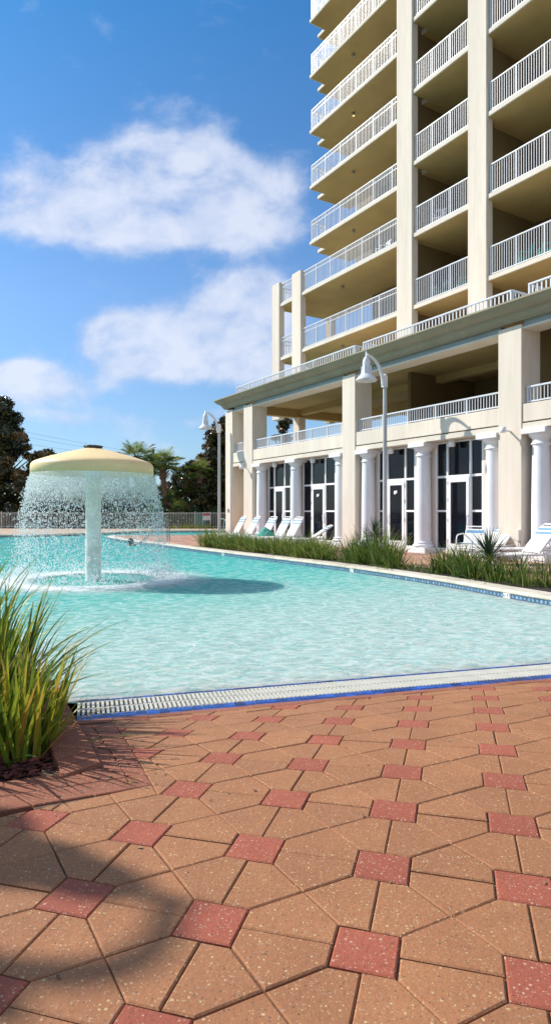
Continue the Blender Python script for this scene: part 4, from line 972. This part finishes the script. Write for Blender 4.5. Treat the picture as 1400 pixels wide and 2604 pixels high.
# right magnolia cluster
tree(-4.3, 53, rblobs(5, 200, 0, 4.9, 3.1, 4.4, .62, .42), 62000, .17, 'tall pyramid shaped magnolia beside the left end of the building', 25, tr=.3)
tree(-6.6, 52, rblobs(6, 110, 0, 2.9, 2.4, 3.0, .6, .5), 34000, .17, 'dark rusty leaved magnolia left of the tall pyramid one', 26, tr=.22)
tree(.9, 60, rblobs(7, 80, 0, 6.0, 2.3, 4.4, .6, .6), 20000, .19, 'magnolia whose top shows through the open loggia', 27, tr=.3)
FAN = ramp_mat('palm_leaf', [(0,(.04,.08,.02)),(.4,(.14,.21,.04)),(.75,(.30,.34,.08)),(1,(.42,.34,.12))], .4, .4, .5)
def palm(x, y, hgt, label, seed, n=34, fr=1.0, tr=.17, low=False):
    t = empty('cabbage_palm', (x, y, .1), 0, label, 'palm tree', 'palms behind the fence'); r = random.Random(seed)
    if hgt > .8:
        q = MB(); pts = []; rad = []
        for k in range(25): z = hgt*k/24; pts.append((.10*math.sin(z*.7+seed), .05*math.sin(z), z)); rad.append(tr*(1.15 if k == 0 else 1)*(1+.10*math.sin(k*2.4)) * (1.45 if z > hgt-1.1 else 1))
        q.tube(pts, rad, 12)
        for k in range(46):     # old leaf boots under the crown
            z = hgt - 1.3 + 1.2*r.random(); a = r.uniform(0,6.28); d = Vector((math.cos(a),math.sin(a),0)); q.bar(Vector((0,0,z))+d*tr*1.2, Vector((0,0,z+.22))+d*(tr*1.2+.16), .09, .04)
        q.build('trunk', PBARK, t)
    q = MB(); s_ = MB()
    for k in range(n):
        az = r.uniform(0,6.28); el = math.asin(max(-1,min(1,r.uniform(-.55,1)))); pl = fr*r.uniform(.55,.85)
        d = Vector((math.cos(az)*math.cos(el), math.sin(az)*math.cos(el), math.sin(el))); b0 = Vector((0,0,hgt)) ; c = b0 + d*pl + Vector((0,0,-.12*pl))
        s_.bar(b0, c, .025); up = Vector((0,0,1)); sd = d.cross(up); sd = sd.normalized() if sd.length > .1 else Vector((1,0,0)); nrm = sd.cross(d).normalized()
        tn = min(1,max(0,r.gauss(.5 + .25*d.z,.17))); R_ = fr*r.uniform(.55,.8)
        nb_ = 17
        for j in range(nb_):
            a = (j/(nb_-1)-.5)*R(235); dd = d*math.cos(a) + sd*math.sin(a)
            ln = R_*(1-.25*abs(j/(nb_-1)-.5)*2)*r.uniform(.9,1.1); w = .045
            sv = dd.cross(nrm).normalized()*w/2
            m_ = c + dd*ln*.55 + nrm*(-.04); e = c + dd*ln + Vector((0,0,-.32*ln*r.uniform(.6,1.3)))
            q.add([c-sv*.3, c+sv*.3, m_+sv, e, m_-sv], [(0,1,2,3,4)], 0, min(1,max(0,tn+r.gauss(0,.07))))
    q.build('fronds', FAN, t); s_.build('petioles', FAN, t); return t
palm(px(417,50), 50, 5.0, 'palm with a tall brown trunk right of the fountain', 1, 52, 1.35, .18)
palm(px(348,51), 51, 5.7, 'palm whose crown rises just above the fountain cap', 2, 52, 1.4, .17)
palm(px(383,53), 53, 4.9, 'palm crown between the two tall palms, beside the utility pole', 3, 26, .9, .15)
palm(px(507,51), 51, 4.6, 'palm crown poking out of the magnolias left of the far street lamp', 4, 36, 1.0, .16)
palm(px(476,51.5), 51.5, 3.0, 'lower palm crown in front of the rusty magnolia', 5, 30, .95, .15)
palm(px(455,49.5), 49.5, 1.4, 'short yellow green palm behind the fence', 6, 34, .95, .15)
palm(px(430,50.5), 50.5, 2.3, 'palm with thin leaning trunk beside the tall brown one', 7, 24, .8, .11)
palm(px(402,52), 52, 2.7, 'small palm at the right edge of the water curtain', 8, 26, .85, .13)
def shrub(x, y, r_, h, n, label, seed, tone0=.5, m=None, group=None):
    t = empty('shrub', (x, y, .1), 0, label, 'shrub', group); q = MB()
    for k in range(5): a = k*1.26; q.tube([(0,0,-.05),(r_*.6*math.cos(a), r_*.6*math.sin(a), h*.7)], [.03,.012], 5)
    q.build('stems', BARK, t); leafcloud('foliage', rblobs(seed, 8, 0, h*.5, r_*.8, h*.4, r_*.45, 0, .15), n, .09, m or GRN, t, seed, tone0, shell=.4)
shrub(px(397,49.5), 49.5, 1.0, 1.9, 3000, 'green shrub at the foot of the tall brown palm', 31, .5)
shrub(px(432,48.6), 48.6, .9, 1.5, 2600, 'mid green shrub behind the fence below the short palm', 32, .55)
shrub(px(465,49), 49, .8, 1.2, 2200, 'yellowish shrub just right of the short palm', 33, .85)
shrub(px(492,49.6), 49.6, 1.0, 1.6, 2600, 'dark shrub under the rusty magnolia', 34, .2)
shrub(px(525,49.2), 49.2, .9, 1.4, 2400, 'dark green shrub behind the notice board', 35, .25)
shrub(px(550,50), 50, 1.1, 2.2, 3000, 'dark shrub behind the far street lamp', 36, .15)
for k, x in enumerate((-16.4,-14.2,-12.3,-10.4)):
    shrub(x, 50, 1.1, 1.7, 2200, 'green shrub behind the fence seen through the falling water', 37+k, .35, group='shrubs behind the water curtain')
for k, x in enumerate((-24.6,-22.4,-20.3,-18.3)):
    shrub(x, 50, 1.2, 1.6, 2200, 'dark shrub behind the fence under the left magnolias', 45+k, .12, group='shrubs under the left magnolias')
# low ornamental grass inside the fence at right
for k in range(9):
    x = px(440+k*12, 46.9); clump('grass_tuft', x, 46.75 - .1*(k%2), .12, 34, .5, .03, .25, LEAFB, 'yellowish grass tuft in front of the far fence', 'plant', 'grass tufts along the far fence', tone=(.6,1.1), seg=3, seed=300+k)

# ================================================================ fence behind the far deck
FY_ = 47.2
fe = empty('picket_fence', (0, FY_, .12), 0, 'long pale metal picket fence behind the far bank', 'fence')
PF = mat('fence_paint', (.60,.56,.48), .5, .1, 3)
x = -30.0
while x < 8.9:
    q = MB()
    q.box(x+.04, x+2.36, -.015, .015, 1.13, 1.17); q.box(x+.04, x+2.36, -.015, .015, .12, .16)
    for j in range(1, 20): xx = x + 2.4*j/20; q.box(xx-.014, xx+.014, -.012, .012, .05, 1.21)
    q.build('picket_panel', PF, fe); q = MB(); q.box(x-.035, x+.035, -.035, .035, -.1, 1.27); q.build('post', PF, fe); x += 2.4
# notice board and green bin behind the fence
nb = empty('notice_board', (px(525,46.8), 46.8, .12), 0, 'small white notice board hung at the far fence', 'notice board')
q = MB(); q.box(-.30,.30,-.02,.0,.62,1.20); q.build('panel', mat('board_white',(.62,.60,.55),.6,.1,6), nb)
q = MB(); q.box(-.27,.27,-.026,-.021,.95,1.14); q.build('red_heading', mat('board_red',(.45,.10,.10),.6,.1,6), nb)
q = MB(); q.box(-.30,-.26,-.015,.02,0,.62); q.box(.26,.30,-.015,.02,0,.62); q.build('legs', PF, nb)
gb = empty('green_bin', (px(512,48.4), 48.4, .1), 0, 'dark green bin behind the fence, left of the notice board', 'bin')
q = MB(); q.add([(-.4,-.35,0),(.4,-.35,0),(.4,.35,0),(-.4,.35,0),(-.46,-.4,1.0),(.46,-.4,1.0),(.46,.4,1.0),(-.46,.4,1.0)], [(0,1,5,4),(1,2,6,5),(2,3,7,6),(3,0,4,7),(0,3,2,1)]); GB = mat('bin_green',(.02,.20,.14),.5,.1,5); bevel(q.build('body', GB, gb), .03)
q = MB(); q.box(-.49,.49,-.43,.43,1.0,1.07); bevel(q.build('lid', GB, gb), .02)
# utility pole and wires
up = empty('utility_pole', (px(390,70), 70, .1), 0, 'grey utility pole behind the palms', 'utility pole')
q = MB(); q.tube([(0,0,-.2),(0,0,8.2)], [.16,.12], 10); q.build('pole', mat('weathered_wood',(.13,.11,.10),.9,.25,6), up)
q = MB(); q.lathe([(.001,7.0),(.2,7.0),(.2,7.7),(.001,7.75)], -.2, 0, 12); q.build('transformer', mat('weathered_arm',(.12,.10,.09),.9,.25,6), up)
WIRE = mat('wire', (.06,.06,.07), .6, .1, 3)
for k, (dx, z0, z1, lb) in enumerate(((-.8,7.8,9.1,'highest thin power line crossing the sky over the fountain'),(0,7.4,8.3,'middle thin power line crossing the sky over the fountain'),(.5,7.0,7.4,'lowest thin power line crossing the sky over the fountain'))):
    a = Vector((px(390,70)+dx, 70, z0)); b = Vector((-27.5+dx*1.5, 31.0, z1)); q = MB(); pts = []
    for j in range(29): t = j/28; pts.append(a.lerp(b,t) - Vector((0,0,1.1*4*t*(1-t)*.35)))
    q.tube(pts, .008, 5); tag(q.build('power_line', WIRE), lb, 'power line')

# ================================================================ pool handrails, loungers, towel, swimmer
def handrail(x, y, ang, label, m=METAL):
    t = empty('pool_handrail', (x, y, .12), ang, label, 'handrail')
    pts = [(0,0,-.02),(0,0,.45),(-.03,0,.70),(-.12,0,.82),(-.26,0,.86),(-.42,0,.82),(-.58,0,.66),(-.95,0,.14),(-1.05,0,-.05),(-1.08,0,-.5)]
    cv = catmull3(pts)
    for s in (-.25,.25):
        q = MB(); q.tube([(p[0],s,p[2]) for p in cv], .024, 8); q.build('rail', m, t)
    q = MB(); q.tube([(0,-.25,.28),(0,.25,.28)], .02, 8); q.tube([(-.86,-.25,.26),(-.86,.25,.26)], .02, 8); q.build('crossbar', m, t)
    return t
def catmull3(pts, n=6):
    out = []; P = [Vector(p) for p in pts]
    for i in range(len(P)-1):
        a = P[max(i-1,0)]; b = P[i]; c = P[i+1]; d = P[min(i+2,len(P)-1)]
        for k in range(n):
            t = k/n; out.append(.5*((2*b)+(c-a)*t+(2*a-5*b+4*c-d)*t*t+(3*b-3*c+d-a)*t*t*t))
    out.append(P[-1]); return out
handrail(px(428,27.0), 27.0, R(20), 'bent steel handrail going down into the pool from the island', mat('weathered_steel',(.30,.29,.26),.35,.2,6,metal=.7))
handrail(px(556,33.2), 34.6, R(150), 'pale green handrail at the water behind the far street lamp', mat('pale_green_rail',(.35,.50,.44),.5,.1,5))

def chaise_proto(back_deg, label):
    t = empty('sun_lounger', (0,0,0), 0, label, 'sun lounger', 'white strap sun loungers')
    W_ = .31; SH = .36; SL = 1.22; BL = .80; a = R(back_deg); ca, sa = math.cos(a), math.sin(a)
    q = MB()
    for s in (-W_, W_): q.tube([(0,s,SH-.02),(0.03,s,SH),(SL+.42,s,SH)], .019, 8)
    q.tube([(0,-W_,SH-.02),(0,W_,SH-.02)], .019, 8); q.tube([(SL+.42,-W_,SH),(SL+.42,W_,SH)], .019, 8); q.build('frame', WHITE, t)
    bt = (SL+BL*ca, SH+BL*sa); q = MB()
    top = [(SL,-W_+.02,SH),(bt[0]-.06*ca,-W_+.02,bt[1]-.06*sa),(bt[0],-W_+.07,bt[1]),(bt[0],W_-.07,bt[1]),(bt[0]-.06*ca,W_-.02,bt[1]-.06*sa),(SL,W_-.02,SH)]
    q.tube(top, .018, 8); q.bar((SL+.35*ca,-W_+.03,SH+.35*sa),(SL+.38,-W_+.03,SH),.02); q.bar((SL+.35*ca,W_-.03,SH+.35*sa),(SL+.38,W_-.03,SH),.02); bf = q.build('back_frame', WHITE, t)
    q = MB(); x = .05
    while x < SL-.03: q.box(x, x+.046, -W_-.008, W_+.008, SH+.010, SH+.022); x += .056
    q.build('seat', STRAP, t)
    q = MB(); d = .04
    while d < BL-.10:
        m = 1 if (BL-.30 < d < BL-.235 or BL-.225 < d < BL-.13) else 0
        c = Vector((SL+ca*(d+.023), 0, SH+sa*(d+.023))) + Vector((-sa,0,ca))*.020
        ax = Vector((ca,0,sa))*.024; up_ = Vector((-sa,0,ca))*.006; sd = Vector((0,W_-.005,0))
        v = [c-ax-sd-up_, c+ax-sd-up_, c+ax+sd-up_, c-ax+sd-up_, c-ax-sd+up_, c+ax-sd+up_, c+ax+sd+up_, c-ax+sd+up_]
        q.add(v, [(0,3,2,1),(4,5,6,7),(0,1,5,4),(1,2,6,5),(2,3,7,6),(3,0,4,7)], m); d += .0535
    q.build('backrest', [STRAP, STRAPB], t)
    for x in (.22, SL+.12):
        for s in (-W_, W_): q = MB(); q.tube([(x,s,SH-.01),(x+(-.07 if x < .5 else .07),s*1.02,0)], .018, 8); q.build('leg', WHITE, t)
        q = MB(); q.tube([(x+(-.055 if x < .5 else .055),-W_,.07),(x+(-.055 if x < .5 else .055),W_,.07)], .013, 6); q.build('crossbar', WHITE, t)
    return t
def put(t, head, ang, hx):      # place so that the head end of the seat sits at the given point
    t.location = (head.x - hx*math.cos(ang), head.y - hx*math.sin(ang), .12); t.rotation_euler = (0,0,ang)
VA = math.atan2(VV.y, VV.x)
ch = chaise_proto(60, 'white strap lounger leftmost of the row, before the end pillar')
chs = [(612,25.2,VA-.15,'white strap lounger leftmost of the row, before the end pillar'),(646,24.2,VA-.15,'white strap lounger second from the left of the row'),(686,23.0,VA-.10,'white strap lounger with a green towel, third from the left'),
       (722,22.2,VA-.12,'white strap lounger with its lowered back before the first glass door'),(751,21.6,VA-.12,'white strap lounger with the tallest back, before the second column')]
for k, (x, D, a, lb) in enumerate(chs):
    c = ch if k == 0 else copy_tree(ch); c['label'] = lb; put(c, Vector((px(x,D), D, 0)), a, 1.45)
c2 = chaise_proto(33, 'white strap lounger with nearly flat back, rightmost of the left row'); put(c2, Vector((px(800,20.4),20.4,0)), VA-.45, 1.35)
c3 = chaise_proto(40, 'white strap lounger facing the pool before the fourth pillar'); put(c3, Vector((px(1262,16.4),16.4,0)), VA+.10, 1.35)
c4 = chaise_proto(50, 'large white strap lounger cut by the right edge of the photo'); put(c4, Vector((px(1372,13.1),13.1,0)), VA-.35, 1.45)
c5 = chaise_proto(10, 'white strap lounger with its back folded flat beside the right pillar'); put(c5, Vector((px(1372,15.0),15.0,0)), VA-.4, 1.45)
# towel on the third lounger
q = MB(); r = random.Random(4)
cx_, cy_ = px(676,22.6), 22.6; vs = []; nx_, ny_ = 14, 12
for i in range(nx_+1):
    for j in range(ny_+1):
        u, v = i/nx_-.5, j/ny_-.5; rr = math.hypot(u, v)*2; z = .50 + .26*max(0,1-rr**1.6) + .03*math.sin(9*u+3)*math.cos(8*v) + r.uniform(-.012,.012)
        vs.append((cx_+u*.62, cy_+v*.55, z + .05*(v>0)))
q.add(vs, [(i*(ny_+1)+j,(i+1)*(ny_+1)+j,(i+1)*(ny_+1)+j+1,i*(ny_+1)+j+1) for i in range(nx_) for j in range(ny_)], 0, .5, True)
o = q.build('towel', TEAL); s = o.modifiers.new('thickness','SOLIDIFY'); s.thickness = .02; tag(o, 'crumpled green towel on the third lounger of the left row', 'towel')
# armchair beside the right door
def armchair(x, y, ang, label):
    t = empty('pool_armchair', (x, y, .12), ang, label, 'armchair'); Wd = .29
    q = MB()
    for s in (-Wd, Wd): q.tube(catmull3([(-.27,s,0),(-.27,s,.45),(-.20,s,.60),(0,s,.63),(.25,s,.63),(.30,s,.50),(.33,s,0)], 4), .018, 8)
    q.tube([(-.24,-Wd,.36),(-.24,Wd,.36)], .017, 8); q.build('frame', WHITE, t)
    q = MB(); q.tube([(.18,-Wd+.03,.38),(.38,-Wd+.03,.78),(.40,-Wd+.08,.83),(.40,Wd-.08,.83),(.38,Wd-.03,.78),(.18,Wd-.03,.38)], .017, 8); q.build('back_frame', WHITE, t)
    q = MB()
    for k in range(9): x_ = -.25+.052*k; q.box(x_, x_+.044, -Wd, Wd, .385, .397, 1 if k in (0,1) else 0)
    q.build('seat', [STRAP, STRAPB], t)
    q = MB()
    for k in range(10):
        f = .06 + k*.092; c = Vector((.18+.20*f, 0, .38+.41*f)); q.bar(c-Vector((0,Wd-.02,0)), c+Vector((0,Wd-.02,0)), .008, .045, 1 if k in (7,8) else 0, up=(-.58,0,.22)) if False else q.add([c+Vector((-.009,-Wd+.02,-.022)), c+Vector((-.009,Wd-.02,-.022)), c+Vector((.009,Wd-.02,.022)), c+Vector((.009,-Wd+.02,.022))], [(0,1,2,3)], 1 if k in (7,8) else 0)
    b_ = q.build('backrest', [STRAP, STRAPB], t); s = b_.modifiers.new('thickness','SOLIDIFY'); s.thickness = .008
    return t
armchair(px(1196,17.0), 17.0, VA+.35, 'white strap armchair with blue bands before the right glass door')
# depth markers set in the waterline tile
def marker(yy, txt, label):
    i = min(range(len(CR)), key=lambda i: abs(CR[i].y - yy) + (100 if CR[i].x < -7.5 else 0)); p = CR[i] - CRN[i]*.006; n_ = CRN[i]; ang = math.atan2(n_.x, -n_.y)*1.0
    ang = math.atan2(n_.y, n_.x) - math.pi/2
    t = empty('depth_marker', (p.x, p.y, .003), ang, label, 'depth marker')
    w = .155; q = MB(); q.box(-w/2, w/2, -.004, .004, 0, .074); q.build('tile', WHITE, t)
    cu = bpy.data.curves.new('digits', 'FONT'); cu.body = txt; cu.size = .072; cu.align_x = 'CENTER'; cu.extrude = .0008; cu.space_character = 1.15
    tmp = bpy.data.objects.new('digits', cu); C.objects.link(tmp); bpy.context.view_layer.update()
    me = bpy.data.meshes.new_from_object(tmp.evaluated_get(bpy.context.evaluated_depsgraph_get())); C.objects.unlink(tmp); bpy.data.objects.remove(tmp)
    me.materials.clear(); me.materials.append(DARKM); o = bpy.data.objects.new('digits', me); C.objects.link(o); o.parent = t; o.location = (0, -.006, .013); o.rotation_euler = (R(90),0,0)
marker(9.95, '½ FT', 'white depth marker tile nearest the right edge of the photo')
marker(14.2, '1½ FT', 'white depth marker tile below the middle plants')
marker(19.6, '2 FT', 'white depth marker tile below the left end of the plant row')
marker(24.1, '3 FT', 'white depth marker tile beside the island handrail')
# swimmer
SKIN = mat('skin', (.42,.24,.16), .5, .1, 6); HAIR = mat('hair', (.03,.022,.018), .6, .2, 20)
def swimmer(x, y, ang):
    t = empty('person', (x, y, -.13), ang, 'dark haired swimmer at the island tip, one arm lifted out of the water', 'person')
    V_ = [(0,0,-.55,.10),(0,0,-.25,.13),(.02,0,-.02,.14),(.05,0,.10,.075),(.07,0,.17,.055),(.10,0,.25,.085),(.13,0,.33,.085),   # pelvis .. head
          (.03,.17,.03,.065),(.12,.34,.12,.048),(.30,.44,.22,.036),(.38,.46,.25,.028),(.45,.47,.27,.022),
          (.03,-.17,.0,.065),(.16,-.30,-.10,.048),(.34,-.30,-.16,.036),
          (-.05,.10,-.70,.09),(-.25,.11,-.95,.06),(-.05,-.10,-.70,.09),(-.25,-.11,-.95,.06)]
    E_ = [(0,1),(1,2),(2,3),(3,4),(4,5),(5,6),(2,7),(7,8),(8,9),(9,10),(10,11),(2,12),(12,13),(13,14),(0,15),(15,16),(0,17),(17,18)]
    k = len(V_)
    for f in range(5):      # fingers
        a = (f-2)*.35; V_.append((.49+.02*math.cos(a), .475+.022*math.sin(a)*2, .275, .009)); V_.append((.535-.01*abs(f-2), .48+.04*math.sin(a)*2, .27, .008)); E_ += [(11,k),(k,k+1)]; k += 2
    me = bpy.data.meshes.new('body'); me.from_pydata([v[:3] for v in V_], E_, []); me.materials.append(SKIN); o = bpy.data.objects.new('body', me); C.objects.link(o); o.parent = t
    sk = o.modifiers.new('skin','SKIN'); sk.use_smooth_shade = True; ss = o.modifiers.new('sub','SUBSURF'); ss.levels = 2; ss.render_levels = 2
    if not me.skin_vertices: 
        bm = bmesh.new(); bm.from_mesh(me); bm.verts.layers.skin.verify(); bm.to_mesh(me); bm.free()
    for i, v in enumerate(V_): me.skin_vertices[0].data[i].radius = (v[3], v[3]) if False else (v[3], v[3])
    me.skin_vertices[0].data[0].use_root = True
    q = MB(); q.lathe([(.001,.445),(.05,.44),(.09,.405),(.108,.35),(.108,.29),(.095,.24),(.07,.20)], .095, 0, 16); q.build('hair', HAIR, t)
    f = MB(); f.lathe([(.001,-.018),(.016,-.012),(.020,0),(.014,.02),(.001,.04)], .205, 0, 8); o2 = f.build('nose', SKIN, t); o2.location = (0,0,.285)
    for s in (-.035,.035): f = MB(); f.lathe([(.001,.010),(.010,.006),(.012,0),(.010,-.006),(.001,-.010)], .195, s, 8); o2 = f.build('eye', DARKM, t); o2.location = (0,0,.325)
    return t
swimmer(px(326,25.2), 25.2, R(5))

# small litter on the near deck
q = MB(); r = random.Random(9)
for k in range(150):
    x, y = (r.uniform(-.9, 2.8), r.uniform(1.4, 4.1)) if k > 70 else (r.gauss(-.75,.22), r.gauss(2.9,.3))
    if dg(x, y) < .3: continue
    z = zg(x, y) + .004; a = r.uniform(0,6.28); l = r.uniform(.003,.009); w = l*r.uniform(.35,.8); u = Vector((math.cos(a), math.sin(a), r.uniform(-.2,.3)))*l; v = Vector((-math.sin(a), math.cos(a), r.uniform(-.2,.2)))*w; c = Vector((x, y, z))
    q.add([c-u-v, c+u-v*.4, c+u+v, c-u+v*.6], [(0,1,2,3)], 0, r.random())
tag(q.build('litter', mat('litter_bits', (.20,.13,.07), .9, .3, 40, tonev=.7)), 'small dry leaf bits and grit on the pavers', kind='stuff')
clump('weed', -.625, 2.73, zg(-.625,2.73)+.002, 16, .045, .008, .012, LEAFB, 'tiny green weed growing in a joint of the red brick edging', 'weed', lean=.9, droop=.6, tone=(.3,.9), seg=3, seed=77)
